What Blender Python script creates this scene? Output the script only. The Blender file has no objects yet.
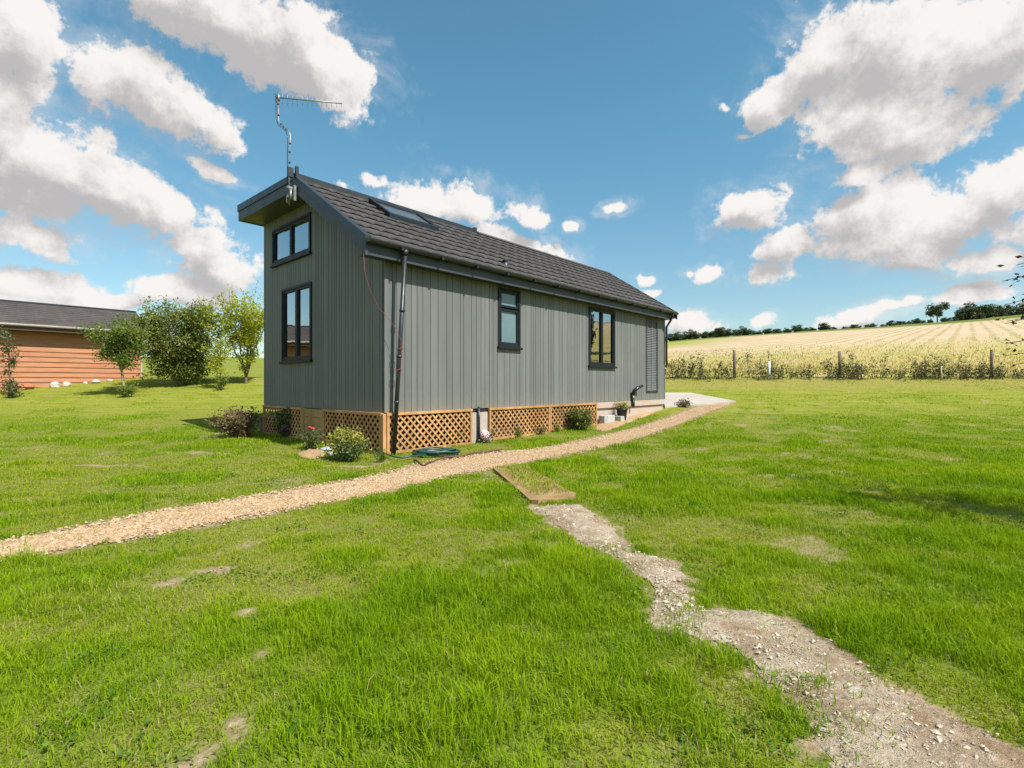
import bpy, math, random
import numpy as np
from mathutils import Vector

random.seed(7)
rng = np.random.default_rng(7)
scene = bpy.context.scene
COL = scene.collection

# ------------------------------------------------------------------ camera
F, CX, CY, EYE = 503.0, 512.0, 383.5, 1.08
cam_d = bpy.data.cameras.new('camera')
cam = bpy.data.objects.new('camera', cam_d)
COL.objects.link(cam)
cam.location = (0, 0, EYE)
cam.rotation_euler = (math.radians(90), 0, 0)
cam_d.sensor_width = 36.0
cam_d.lens = F / 1024 * 36.0
cam_d.clip_start = 0.05
cam_d.clip_end = 5000
scene.camera = cam

# ------------------------------------------------------------------ numeric noise
_lat = {}
def vnoise(x, y, scale, seed=0):
    """smooth value noise in 0..1"""
    if seed not in _lat:
        _lat[seed] = np.random.default_rng(seed + 100).random((256, 256))
    L = _lat[seed]
    x = np.asarray(x, float) / scale + 1000.37; y = np.asarray(y, float) / scale + 1000.71
    xi = np.floor(x).astype(int); yi = np.floor(y).astype(int)
    fx = x - xi; fy = y - yi
    fx = fx * fx * (3 - 2 * fx); fy = fy * fy * (3 - 2 * fy)
    a = L[xi % 256, yi % 256]; b = L[(xi + 1) % 256, yi % 256]
    c = L[xi % 256, (yi + 1) % 256]; d = L[(xi + 1) % 256, (yi + 1) % 256]
    return (a * (1 - fx) + b * fx) * (1 - fy) + (c * (1 - fx) + d * fx) * fy

def fbm(x, y, scale, seed=0, octv=4):
    s = 0; a = 1; t = 0
    for k in range(octv):
        s = s + a * vnoise(x, y, scale / 2 ** k, seed + k); t += a; a *= .5
    return s / t

# ------------------------------------------------------------------ terrain
RIDGE = 180.0
def th(x, y):
    """height of the ground at (x, y): level lawn, a rise to the fence line, then the hill"""
    x = np.asarray(x, float); y = np.asarray(y, float)
    # beyond the right edge of the view the hill swings round
    bear = np.arctan2(x, y); wgt = np.clip((bear - .8) / .12, 0, 1) * np.clip((2.4 - bear) / .5, 0, 1)
    y = np.where(wgt > 0, np.maximum(y, wgt * .695 * np.hypot(x, y)), y)
    yy = np.clip(y, 8, 22)
    h = .0069 * (yy - 8) ** 2
    ratio = np.clip(x / np.maximum(y, 22.), -.6, 1.5)
    t = np.maximum(.05 + .093 * ratio, .056) + .006 * np.sin(ratio * 5.0)
    s = 1.139 * t - .0018
    far = np.clip(y - 22, 0, RIDGE - 22)
    h = h + s * far
    over = np.maximum(y - RIDGE, 0)
    h = h - .02 * over
    near = np.clip(1 - np.hypot(x, y) / 26, 0, 1)
    h = h + (vnoise(x, y, 1.7, 3) - .5) * .035 * np.minimum(near * 3, 1)
    return h
def thf(x, y): return float(th(x, y))

def ground_at(px, py):
    """the ground point seen at a picture position"""
    dx, dz = (px - CX) / F, -(py - CY) / F
    t = 1.0
    while t < 400:
        if EYE + dz * t <= thf(dx * t, t): break
        t *= 1.0015
    return (dx * t, t)

def px_at(px, depth): return ((px - CX) / F * depth, depth)

# house frame: u along the long wall, v from the long wall to the far side
UX, UY = .6724, .7401
A0 = ((384 - CX) / F * 7.7, 7.7)
def H(u, v, z): return Vector((A0[0] + UX * u - UY * v, A0[1] + UY * u + UX * v, z))
def h_ground(u, v):
    p = H(u, v, 0); return thf(p.x, p.y)

# ------------------------------------------------------------------ mesh helpers
class MB:
    def __init__(s): s.v = []; s.f = []; s.smooth = []
    def add(s, vs, fs, smooth=False):
        b = len(s.v); s.v += [tuple(p) for p in vs]
        s.f += [tuple(b + i for i in f) for f in fs]; s.smooth += [smooth] * len(fs)
    def hexa(s, p):
        """p: 4 bottom corners in order, then the 4 top corners"""
        s.add(p, [(3, 2, 1, 0), (4, 5, 6, 7), (0, 1, 5, 4), (1, 2, 6, 5), (2, 3, 7, 6), (3, 0, 4, 7)])
    def hbox(s, u0, u1, v0, v1, z0, z1):
        s.hexa([H(u0, v0, z0), H(u1, v0, z0), H(u1, v1, z0), H(u0, v1, z0),
                H(u0, v0, z1), H(u1, v0, z1), H(u1, v1, z1), H(u0, v1, z1)])
    def box(s, x0, x1, y0, y1, z0, z1):
        s.hexa([(x0, y0, z0), (x1, y0, z0), (x1, y1, z0), (x0, y1, z0), (x0, y0, z1), (x1, y0, z1), (x1, y1, z1), (x0, y1, z1)])
    def bar(s, a, b, w, d, n):
        """a bar from a to b, w wide, d deep along n"""
        a = Vector(a); b = Vector(b); n = Vector(n).normalized(); t = (b - a).normalized(); sd = t.cross(n).normalized()
        q = []
        for c in (a, b):
            q += [c + sd * w / 2 - n * d / 2, c - sd * w / 2 - n * d / 2, c - sd * w / 2 + n * d / 2, c + sd * w / 2 + n * d / 2]
        s.hexa(q)
    def tube(s, pts, r, n=8, cap=True):
        pts = [Vector(p) for p in pts]; m = len(pts)
        rs = r if isinstance(r, (list, tuple)) else [r] * m
        b = len(s.v); prev = None
        for i, p in enumerate(pts):
            t = (pts[min(i + 1, m - 1)] - pts[max(i - 1, 0)])
            if t.length < 1e-9: t = Vector((0, 0, 1))
            t.normalize()
            if prev is None:
                ref = Vector((1, 0, 0)) if abs(t.z) > .9 else Vector((0, 0, 1))
                x = t.cross(ref).normalized()
            else:
                x = prev - t * prev.dot(t)
                if x.length < 1e-6: x = t.orthogonal()
                x.normalize()
            prev = x; y = t.cross(x)
            for k in range(n):
                a = 2 * math.pi * k / n
                s.v.append(tuple(p + (x * math.cos(a) + y * math.sin(a)) * rs[i]))
        for i in range(m - 1):
            for k in range(n):
                k2 = (k + 1) % n
                s.f.append((b + i * n + k, b + i * n + k2, b + (i + 1) * n + k2, b + (i + 1) * n + k)); s.smooth.append(True)
        if cap:
            s.f.append(tuple(b + k for k in reversed(range(n)))); s.smooth.append(False)
            s.f.append(tuple(b + (m - 1) * n + k for k in range(n))); s.smooth.append(False)
    def lathe(s, prof, c, n=20):
        b = len(s.v)
        for r, z in prof:
            for k in range(n):
                a = 2 * math.pi * k / n
                s.v.append((c[0] + r * math.cos(a), c[1] + r * math.sin(a), c[2] + z))
        for i in range(len(prof) - 1):
            for k in range(n):
                k2 = (k + 1) % n
                s.f.append((b + i * n + k, b + i * n + k2, b + (i + 1) * n + k2, b + (i + 1) * n + k)); s.smooth.append(True)
    def rock(s, c, r, seed, squash=.6, sub=2):
        rr = random.Random(seed)
        import bmesh
        bm = bmesh.new(); bmesh.ops.create_icosphere(bm, subdivisions=sub, radius=1)
        ph = [rr.uniform(0, 6) for _ in range(6)]
        rx, ry = r * rr.uniform(.8, 1.3), r * rr.uniform(.8, 1.2)
        vs = []
        for v in bm.verts:
            k = 1 + .16 * math.sin(3 * v.co.x + ph[0]) + .13 * math.sin(4 * v.co.y + ph[1]) + .1 * math.sin(5 * v.co.z + ph[2])
            vs.append((c[0] + v.co.x * rx * k, c[1] + v.co.y * ry * k, c[2] + v.co.z * r * squash * k))
        fs = [tuple(v.index for v in f.verts) for f in bm.faces]
        bm.free(); s.add(vs, fs, False)
    def build(s, name, mat, parent=None, bevel=0):
        me = bpy.data.meshes.new(name); me.from_pydata(s.v, [], s.f)
        me.polygons.foreach_set('use_smooth', s.smooth); me.update()
        me.materials.append(mat)
        o = bpy.data.objects.new(name, me); COL.objects.link(o)
        if parent: adopt(o, parent)
        if bevel:
            md = o.modifiers.new('edge', 'BEVEL'); md.width = bevel; md.segments = 2; md.limit_method = 'ANGLE'
        return o

def adopt(o, parent):
    o.parent = parent
    pm = parent
    off = Vector((0, 0, 0))
    while pm: off += pm.location; pm = pm.parent
    o.location = o.location - off

def np_mesh(name, V, Fq, mat, parent=None, attrs=None, smooth=False):
    """big mesh from arrays; Fq is a list of (n,3) / (n,4) index arrays"""
    me = bpy.data.meshes.new(name)
    me.vertices.add(len(V)); me.vertices.foreach_set('co', np.ascontiguousarray(V, dtype=np.float32).ravel())
    loops = np.concatenate([f.ravel() for f in Fq]); counts = np.concatenate([np.full(len(f), f.shape[1]) for f in Fq])
    me.loops.add(len(loops)); me.loops.foreach_set('vertex_index', loops.astype(np.int32))
    starts = np.concatenate([[0], np.cumsum(counts)[:-1]])
    me.polygons.add(len(counts)); me.polygons.foreach_set('loop_start', starts.astype(np.int32))
    me.polygons.foreach_set('use_smooth', np.full(len(counts), smooth))
    me.update(calc_edges=True); me.validate()
    for k, arr in (attrs or {}).items():
        a = me.attributes.new(k, 'FLOAT', 'POINT'); a.data.foreach_set('value', np.asarray(arr, np.float32))
    me.materials.append(mat)
    o = bpy.data.objects.new(name, me); COL.objects.link(o)
    if parent: adopt(o, parent)
    return o

def empty(name, loc, label, cat, group=None):
    o = bpy.data.objects.new(name, None); COL.objects.link(o)
    o.location = loc; o.empty_display_size = .2
    return tag(o, label, cat, group)
def tag(o, label=None, cat=None, group=None, kind=None):
    if label: o['label'] = label
    if cat: o['category'] = cat
    if group: o['group'] = group
    if kind: o['kind'] = kind
    return o

# ------------------------------------------------------------------ materials
def new_mat(name):
    m = bpy.data.materials.new(name); m.use_nodes = True
    nt = m.node_tree; nt.nodes.clear()
    return m, nt
def N(nt, t, **kw):
    n = nt.nodes.new(t)
    for k, v in kw.items():
        if k in ('ins',):
            for i, val in v.items(): n.inputs[i].default_value = val
        else: setattr(n, k, v)
    return n
def L(nt, a, b): nt.links.new(a, b)
def out(nt, shader):
    o = N(nt, 'ShaderNodeOutputMaterial'); L(nt, shader, o.inputs[0])
def math_(nt, op, a, b=None, clamp=False):
    n = N(nt, 'ShaderNodeMath', operation=op); n.use_clamp = clamp
    for i, v in enumerate((a, b)):
        if v is None: continue
        if hasattr(v, 'node'): L(nt, v, n.inputs[i])
        else: n.inputs[i].default_value = v
    return n.outputs[0]
def maprange(nt, v, a, b, c=0., d=1., smooth=True):
    n = N(nt, 'ShaderNodeMapRange'); n.interpolation_type = 'SMOOTHSTEP' if smooth else 'LINEAR'
    L(nt, v, n.inputs[0])
    for i, val in enumerate((a, b, c, d)): n.inputs[i + 1].default_value = val
    return n.outputs[0]
def mix(nt, fac, a, b, mode='MIX'):
    n = N(nt, 'ShaderNodeMix', data_type='RGBA', blend_type=mode)
    if hasattr(fac, 'node'): L(nt, fac, n.inputs[0])
    else: n.inputs[0].default_value = fac
    for i, v in ((6, a), (7, b)):
        if hasattr(v, 'node'): L(nt, v, n.inputs[i])
        else: n.inputs[i].default_value = (*v, 1)
    return n.outputs[2]
def noise(nt, vec, scale, detail=4, rough=.55, dist=0):
    n = N(nt, 'ShaderNodeTexNoise'); n.inputs['Scale'].default_value = scale; n.inputs['Detail'].default_value = detail
    n.inputs['Roughness'].default_value = rough; n.inputs['Distortion'].default_value = dist
    if vec is not None: L(nt, vec, n.inputs['Vector'])
    return n.outputs['Fac']
def wpos(nt): return N(nt, 'ShaderNodeNewGeometry').outputs['Position']
def scaled(nt, vec, s):
    n = N(nt, 'ShaderNodeVectorMath', operation='MULTIPLY'); L(nt, vec, n.inputs[0]); n.inputs[1].default_value = s
    return n.outputs[0]
def bump(nt, h, strength, dist=.01):
    b = N(nt, 'ShaderNodeBump'); b.inputs['Strength'].default_value = strength; b.inputs['Distance'].default_value = dist
    L(nt, h, b.inputs['Height']); return b.outputs[0]
def principled(nt, col, rough=.6, spec=.4, metal=0, normal=None):
    p = N(nt, 'ShaderNodeBsdfPrincipled')
    if hasattr(col, 'node'): L(nt, col, p.inputs['Base Color'])
    else: p.inputs['Base Color'].default_value = (*col, 1)
    if hasattr(rough, 'node'): L(nt, rough, p.inputs['Roughness'])
    else: p.inputs['Roughness'].default_value = rough
    p.inputs['Specular IOR Level'].default_value = spec; p.inputs['Metallic'].default_value = metal
    if normal is not None: L(nt, normal, p.inputs['Normal'])
    return p.outputs[0]

def simple(name, col, rough=.6, var=.12, scale=12, spec=.4, metal=0, bmp=.15, stretch=(1, 1, 1)):
    m, nt = new_mat(name)
    p = scaled(nt, wpos(nt), stretch)
    n1 = noise(nt, p, scale, 5, .6)
    n2 = noise(nt, p, scale * .17, 3)
    f = math_(nt, 'ADD', math_(nt, 'MULTIPLY', n1, .5), math_(nt, 'MULTIPLY', n2, .5))
    c = mix(nt, maprange(nt, f, .3, .7), tuple(x * (1 - var) for x in col), tuple(min(1, x * (1 + var)) for x in col))
    r = maprange(nt, n1, .2, .8, max(rough - .1, .05), min(rough + .1, 1))
    out(nt, principled(nt, c, r, spec, metal, bump(nt, n1, bmp, .01)))
    return m

def paint_boards(name, col):
    """painted timber-effect siding: fine vertical grain, faint weather streaks and dust towards the bottom edge splash"""
    m, nt = new_mat(name)
    p = wpos(nt)
    g = noise(nt, scaled(nt, p, (60, 60, 2.2)), 1.0, 5, .6)
    st = noise(nt, scaled(nt, p, (5, 5, .35)), 1.0, 4, .6)
    bl = noise(nt, p, 1.1, 3)
    c = mix(nt, maprange(nt, st, .3, .72), tuple(x * .88 for x in col), tuple(x * 1.1 for x in col))
    c = mix(nt, maprange(nt, bl, .4, .75, 0, .35), c, tuple(x * y for x, y in zip(col, (1.16, 1.12, 1.05))))
    at = N(nt, 'ShaderNodeAttribute', attribute_name='tint'); 
    c = mix(nt, maprange(nt, at.outputs['Fac'], 0, 1, 0, .5, False), c, tuple(x * .72 for x in col))
    z_ = N(nt, 'ShaderNodeSeparateXYZ'); L(nt, p, z_.inputs[0])
    spl = math_(nt, 'MULTIPLY', maprange(nt, math_(nt, 'ADD', z_.outputs[2], math_(nt, 'MULTIPLY', noise(nt, p, 7, 5, .7), .5)), 1.25, .8), .4)
    c = mix(nt, spl, c, (.24, .205, .16))
    kn = noise(nt, scaled(nt, p, (9, 9, 1.1)), 1.0, 5, .7)
    c = mix(nt, maprange(nt, kn, .52, .75, 0, .3), c, tuple(x * .62 for x in col))
    out(nt, principled(nt, c, .62, .3, 0, bump(nt, g, .5, .005)))
    return m

def leaf_mat(name, c1, c2, c3, trans=.35, gloss=.25):
    m, nt = new_mat(name)
    at = N(nt, 'ShaderNodeAttribute', attribute_name='tint').outputs['Fac']
    cr = N(nt, 'ShaderNodeValToRGB')
    e = cr.color_ramp.elements
    e[0].color = (*c1, 1); e[1].color = (*c3, 1); x = e.new(.55); x.color = (*c2, 1)
    L(nt, at, cr.inputs[0])
    c = cr.outputs[0]
    p = principled(nt, c, .5, gloss)
    t = N(nt, 'ShaderNodeBsdfTranslucent')
    L(nt, mix(nt, .4, c, (.25, .3, .01), 'MULTIPLY'), t.inputs[0])
    L(nt, mix(nt, .5, c, (min(c2[0] * 1.6, 1), min(c2[1] * 1.5, 1), c2[2] * .6)), t.inputs[0])
    ms = N(nt, 'ShaderNodeMixShader'); ms.inputs[0].default_value = trans
    L(nt, p, ms.inputs[1]); L(nt, t.outputs[0], ms.inputs[2])
    out(nt, ms.outputs[0]); return m

M = {}
M['side'] = paint_boards('siding paint', (.162, .167, .163))
M['trim'] = simple('grey trim paint', (.05, .056, .064), .5, .1, 6)
M['frame'] = simple('anthracite frame', (.011, .014, .018), .5, .1, 8, .3, 0, .03)
M['gutter'] = simple('dark gutter plastic', (.025, .029, .033), .4, .1, 5, .5, 0, .03)
M['gutter_bracket'] = simple('dark brackets', (.02, .02, .022), .5)
M['lit_soffit'] = simple('soffit board', (.3, .31, .28), .6)
M['dark_void'] = simple('dark void lining', (.025, .022, .02), .9)  # near-black tone stands for the shade under the floor
M['black_plastic'] = simple('black plastic', (.012, .012, .013), .35, .1, 8, .5, 0, .03)
M['white_plastic'] = simple('white plastic', (.75, .75, .73), .4, .05)
M['metal'] = simple('galvanised metal', (.3, .3, .31), .45, .15, 20, .5, .7, .05)
M['aerial_metal'] = simple('dull aerial metal', (.28, .28, .29), .45, .15, 20, .5, .5, .05)
M['wire'] = simple('fence wire', (.3, .3, .29), .5, .1, 10, .5, .6)
M['red_wire'] = simple('red wire', (.26, .08, .07), .5, .15)
M['pine'] = simple('new pine timber', (.46, .245, .1), .7, .35, 5, .25, 0, .2, (1, 1, 1))
M['pine_panel'] = simple('pine boards', (.4, .245, .105), .7, .2, 7, .25, 0, .25, (1, 1, .3))
M['post_wood'] = simple('weathered post', (.17, .13, .095), .85, .3, 9, .2, 0, .5, (3, 3, .6))
M['stake_wood'] = simple('pale stake', (.45, .38, .28), .8, .2, 9)
M['bark'] = simple('bark', (.15, .115, .08), .9, .35, 14, .2, 0, .6, (2, 2, .6))
M['pale_bark'] = simple('pale bark', (.33, .25, .17), .85, .3, 14, .2, 0, .5, (2, 2, .6))
M['stem_green'] = simple('green stems', (.12, .13, .05), .8, .3)
M['hose'] = simple('green hose', (.02, .07, .055), .35, .15, 10, .5, 0, .05)
M['brown_strip'] = simple('brown strip', (.12, .055, .03), .7, .25)
M['white_stone'] = simple('white stone', (.5, .47, .42), .85, .2, 9, .3, 0, .5)
M['grey_stone'] = simple('blue grey stone', (.4, .44, .5), .7, .25, 9, .3, 0, .5)
M['block'] = simple('pale concrete block', (.4, .39, .36), .9, .25, 9, .3, 0, .4)
M['dark_block'] = simple('dark block', (.1, .085, .085), .85, .2, 14, .3, 0, .4)
M['render_pier'] = simple('pale pier', (.45, .385, .335), .88, .2, 5, .3, 0, .4)
M['blind'] = simple('pale blind', (.62, .68, .72), .8, .05)
M['curtain'] = simple('cream curtain', (.5, .46, .42), .9, .12, 20, .2, 0, .2, (6, 6, .3))
M['frost'] = simple('frosted glass', (.15, .225, .245), .2, .12, 2.5, .7, 0, .05)
M['inner'] = simple('room lining', (.12, .11, .1), .9)
M['red_flower'] = simple('red petals', (.42, .05, .03), .7)
M['purple_flower'] = simple('purple petals', (.3, .05, .2), .6)

def glass_mat():
    m, nt = new_mat('window glass')
    fr = N(nt, 'ShaderNodeFresnel'); fr.inputs[0].default_value = 1.52
    fac = math_(nt, 'MULTIPLY_ADD', fr.outputs[0], 1.6); fac.node.inputs[2].default_value = .34; fac.node.use_clamp = True
    wob = noise(nt, wpos(nt), 2.2, 2)
    g = N(nt, 'ShaderNodeBsdfGlossy'); g.inputs['Roughness'].default_value = .01; g.inputs['Color'].default_value = (.92, .95, .96, 1)
    L(nt, bump(nt, wob, .06, .02), g.inputs['Normal'])
    t = N(nt, 'ShaderNodeBsdfTransparent'); t.inputs[0].default_value = (.72, .78, .78, 1)
    ms = N(nt, 'ShaderNodeMixShader'); L(nt, fac, ms.inputs[0]); L(nt, t.outputs[0], ms.inputs[1]); L(nt, g.outputs[0], ms.inputs[2])
    out(nt, ms.outputs[0]); return m
M['glass'] = glass_mat()
M['skylight_glass'] = simple('grey skylight glass', (.085, .095, .105), .2, .05, 3, .5, 0, 0)

def tile_mat():
    m, nt = new_mat('roof tile')
    p = wpos(nt)
    n1 = noise(nt, p, 90, 4, .7); n2 = noise(nt, p, 2.2, 4)
    c = mix(nt, maprange(nt, n2, .3, .7), (.05, .045, .044), (.07, .064, .062))
    c = mix(nt, maprange(nt, n1, .45, .75, 0, .5), c, (.1, .094, .09))
    out(nt, principled(nt, c, .75, .3, 0, bump(nt, n1, .4, .004)))
    return m
M['tile'] = tile_mat()

def plinth_mat():
    m, nt = new_mat('plinth stone')
    p = wpos(nt)
    n1 = noise(nt, p, 30, 5, .7); n2 = noise(nt, scaled(nt, p, (1, 1, 3)), 2.2, 5, .6)
    c = mix(nt, maprange(nt, n2, .35, .65), (.50, .34, .27), (.45, .40, .34))
    c = mix(nt, maprange(nt, n1, .55, .75, 0, .7), c, (.3, .2, .15))
    out(nt, principled(nt, c, .9, .2, 0, bump(nt, n1, .7, .01)))
    return m
M['plinth'] = plinth_mat()

def lodge_wall_mat():
    m, nt = new_mat('orange timber cladding')
    p = wpos(nt)
    g = noise(nt, scaled(nt, p, (1.2, 1.2, 14)), 1.3, 5, .6); b = noise(nt, p, 1.0, 3)
    c = mix(nt, maprange(nt, g, .3, .7), (.36, .145, .068), (.47, .22, .115))
    c = mix(nt, maprange(nt, b, .45, .75, 0, .5), c, (.4, .18, .1))
    out(nt, principled(nt, c, .65, .3, 0, bump(nt, g, .2, .01)))
    return m
M['lodge_wall'] = lodge_wall_mat()

def gravel_mat(name, a, b, c_, sc):
    m, nt = new_mat(name)
    p = wpos(nt)
    vo = N(nt, 'ShaderNodeTexVoronoi'); vo.inputs['Scale'].default_value = sc; L(nt, p, vo.inputs['Vector'])
    sep = N(nt, 'ShaderNodeSeparateColor'); L(nt, vo.outputs['Color'], sep.inputs[0])
    c = mix(nt, sep.outputs[0], a, b); c = mix(nt, maprange(nt, sep.outputs[1], .7, .9), c, c_)
    n1 = noise(nt, p, 1.5, 4); c = mix(nt, maprange(nt, n1, .5, .75, 0, .55), c, (.24, .17, .11))
    out(nt, principled(nt, c, .85, .25, 0, bump(nt, vo.outputs['Distance'], -.8, .02)))
    return m
M['gravel_bed'] = gravel_mat('gravel bed', (.33, .185, .085), (.4, .255, .13), (.46, .36, .25), 45)
def stones_mat():
    m, nt = new_mat('loose gravel stones')
    at = N(nt, 'ShaderNodeAttribute', attribute_name='tint').outputs['Fac']
    cr = N(nt, 'ShaderNodeValToRGB'); cr.color_ramp.interpolation = 'LINEAR'
    e = cr.color_ramp.elements; e[0].color = (.2, .095, .035, 1); e[1].color = (.56, .46, .34, 1)
    for q, c in ((.25, (.37, .195, .075)), (.5, (.43, .26, .12)), (.75, (.47, .33, .185))):
        x = e.new(q); x.color = (*c, 1)
    L(nt, at, cr.inputs[0])
    n1 = noise(nt, wpos(nt), 120, 3)
    out(nt, principled(nt, mix(nt, n1, cr.outputs[0], (.4, .3, .2)), .75, .3)); return m
M['stones'] = stones_mat()
def dirt_mat():
    m, nt = new_mat('dry chalky soil')
    p = wpos(nt)
    n1 = noise(nt, p, 3.2, 6, .65, .4); n2 = noise(nt, p, 38, 5, .7); n3 = noise(nt, p, 13, 7, .75, .5)
    c = mix(nt, maprange(nt, n1, .35, .65), (.33, .22, .135), (.52, .415, .3))
    c = mix(nt, maprange(nt, n3, .54, .66, 0, .85), c, (.64, .57, .47))
    c = mix(nt, maprange(nt, n2, .5, .72, 0, .5), c, (.16, .1, .06))
    h = math_(nt, 'ADD', n2, math_(nt, 'MULTIPLY', n3, 2.))
    out(nt, principled(nt, c, .95, .15, 0, bump(nt, h, .9, .02))); return m
M['dirt'] = dirt_mat()
def slab_mat():
    m, nt = new_mat('pale concrete slab')
    p = wpos(nt); n1 = noise(nt, p, 40, 5, .7); n2 = noise(nt, p, 1.3, 4)
    c = mix(nt, maprange(nt, n2, .3, .7), (.38, .325, .275), (.46, .41, .355)); c = mix(nt, maprange(nt, n1, .55, .8, 0, .4), c, (.3, .27, .23))
    out(nt, principled(nt, c, .85, .25, 0, bump(nt, n1, .3, .01))); return m
M['slab'] = slab_mat()
def turf_mat_mat():
    m, nt = new_mat('coir matting')
    p = wpos(nt); n1 = noise(nt, p, 60, 5, .7); n2 = noise(nt, p, 4, 4)
    c = mix(nt, maprange(nt, n2, .35, .65), (.28, .17, .075), (.36, .24, .115)); c = mix(nt, maprange(nt, n1, .45, .75, 0, .6), c, (.15, .08, .035))
    out(nt, principled(nt, c, .95, .15, 0, bump(nt, n1, .8, .01))); return m
M['coir'] = turf_mat_mat()
def bag_mat():
    m, nt = new_mat('red and white plastic bag')
    n1 = noise(nt, wpos(nt), 9, 2, .4, .6)
    c = mix(nt, maprange(nt, n1, .54, .62), (.62, .46, .46), (.5, .1, .08))
    out(nt, principled(nt, c, .4, .5)); return m
M['bag'] = bag_mat()

def ground_mat():
    """one sheet: soil and short turf on the lawn, dry margin at the fence, ripening crop in rows on the hill, green headland"""
    m, nt = new_mat('ground')
    p = wpos(nt)
    sx = N(nt, 'ShaderNodeSeparateXYZ'); L(nt, p, sx.inputs[0]); X, Y = sx.outputs[0], sx.outputs[1]
    nb = noise(nt, p, .45, 5, .6); nm = noise(nt, p, 2.6, 5, .6); nf = noise(nt, p, 26, 5, .7); nff = noise(nt, p, 9, 5, .65)
    # lawn
    nv = noise(nt, p, 120, 4, .75); ns = noise(nt, scaled(nt, p, (.5, 3.2, 1)), 1.2, 5, .65)
    lu = N(nt, 'ShaderNodeAttribute', attribute_name='lush').outputs['Fac']
    lawn = mix(nt, maprange(nt, nm, .3, .7), (.1, .155, .012), (.16, .21, .02))
    thin = mix(nt, maprange(nt, nff, .35, .65), (.24, .215, .07), (.18, .23, .022))
    lawn = mix(nt, maprange(nt, lu, .05, .7), thin, lawn)
    lawn = mix(nt, maprange(nt, nf, .5, .75, 0, .6), lawn, (.08, .1, .018))
    lawn = mix(nt, maprange(nt, nv, .45, .65, 0, .8), lawn, (.05, .055, .014))
    lawn = mix(nt, maprange(nt, nv, .5, .3, 0, .35), lawn, (.33, .3, .12))
    farl = mix(nt, maprange(nt, ns, .32, .68), (.165, .21, .018), (.3, .285, .05))
    lawn = mix(nt, maprange(nt, Y, 9, 17, 0, .8), lawn, farl)
    bare = N(nt, 'ShaderNodeAttribute', attribute_name='bare').outputs['Fac']
    soil = mix(nt, maprange(nt, nf, .35, .7), (.25, .17, .1), (.42, .325, .22))
    lawn = mix(nt, bare, lawn, soil)
    # dry mown margin before the fence
    edge = math_(nt, 'ADD', Y, math_(nt, 'MULTIPLY', nm, 1.6))
    dry = mix(nt, maprange(nt, nff, .35, .65), (.30, .25, .075), (.2, .2, .04))
    right = maprange(nt, X, 2, 6)
    mdry = math_(nt, 'MULTIPLY', math_(nt, 'MULTIPLY', maprange(nt, edge, 19.2, 21.0), right), .92)
    g = mix(nt, mdry, lawn, dry)
    # crop field with rows along the hill
    w = math_(nt, 'ADD', math_(nt, 'MULTIPLY', X, -UY), math_(nt, 'MULTIPLY', Y, UX))
    wob = math_(nt, 'ADD', w, math_(nt, 'MULTIPLY', noise(nt, p, .05, 2), .8))
    fr = math_(nt, 'FRACT', math_(nt, 'DIVIDE', wob, 1.7))
    tri = math_(nt, 'ABSOLUTE', math_(nt, 'SUBTRACT', fr, .5))
    row = maprange(nt, tri, .24, .44)
    fr2 = math_(nt, 'FRACT', math_(nt, 'DIVIDE', wob, .7)); fine = maprange(nt, math_(nt, 'ABSOLUTE', math_(nt, 'SUBTRACT', fr2, .5)), .2, .45)
    nc = noise(nt, p, .035, 4, .6); nc2 = noise(nt, scaled(nt, p, (1, 1, 1)), .3, 5, .65)
    straw = mix(nt, maprange(nt, nc2, .3, .7), (.46, .325, .2), (.54, .415, .29))
    straw = mix(nt, math_(nt, 'MULTIPLY', row, maprange(nt, noise(nt, p, .12, 4, .65), .3, .62, .12, .65)), straw, (.25, .24, .08))
    lower = maprange(nt, math_(nt, 'ADD', Y, math_(nt, 'MULTIPLY', nc, 26)), 40, 75)
    yel = mix(nt, maprange(nt, nc2, .35, .65), (.44, .34, .15), (.33, .31, .07))
    crop = mix(nt, lower, yel, straw)
    # far left part of the field is greener
    rt = math_(nt, 'DIVIDE', X, math_(nt, 'MAXIMUM', Y, 1.))
    green = mix(nt, nc2, (.2, .24, .03), (.3, .31, .05))
    crop = mix(nt, math_(nt, 'MULTIPLY', maprange(nt, math_(nt, 'ADD', rt, math_(nt, 'MULTIPLY', nc, .2)), .62, .42), maprange(nt, Y, 60, 110, 0, .85)), crop, green)
    crop = mix(nt, maprange(nt, math_(nt, 'ADD', Y, math_(nt, 'MULTIPLY', rt, 30.)), 152, 172), crop, mix(nt, nc2, (.1, .14, .03), (.17, .19, .05)))
    meadow = mix(nt, nc2, (.16, .19, .03), (.24, .25, .05))
    beyond = mix(nt, maprange(nt, rt, -.05, .1), meadow, crop)
    g = mix(nt, maprange(nt, edge, 22.6, 23.4), g, beyond)
    out(nt, principled(nt, g, .95, .03, 0, bump(nt, math_(nt, 'ADD', nf, nff), .6, .03)))
    return m
M['ground'] = ground_mat()

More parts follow.
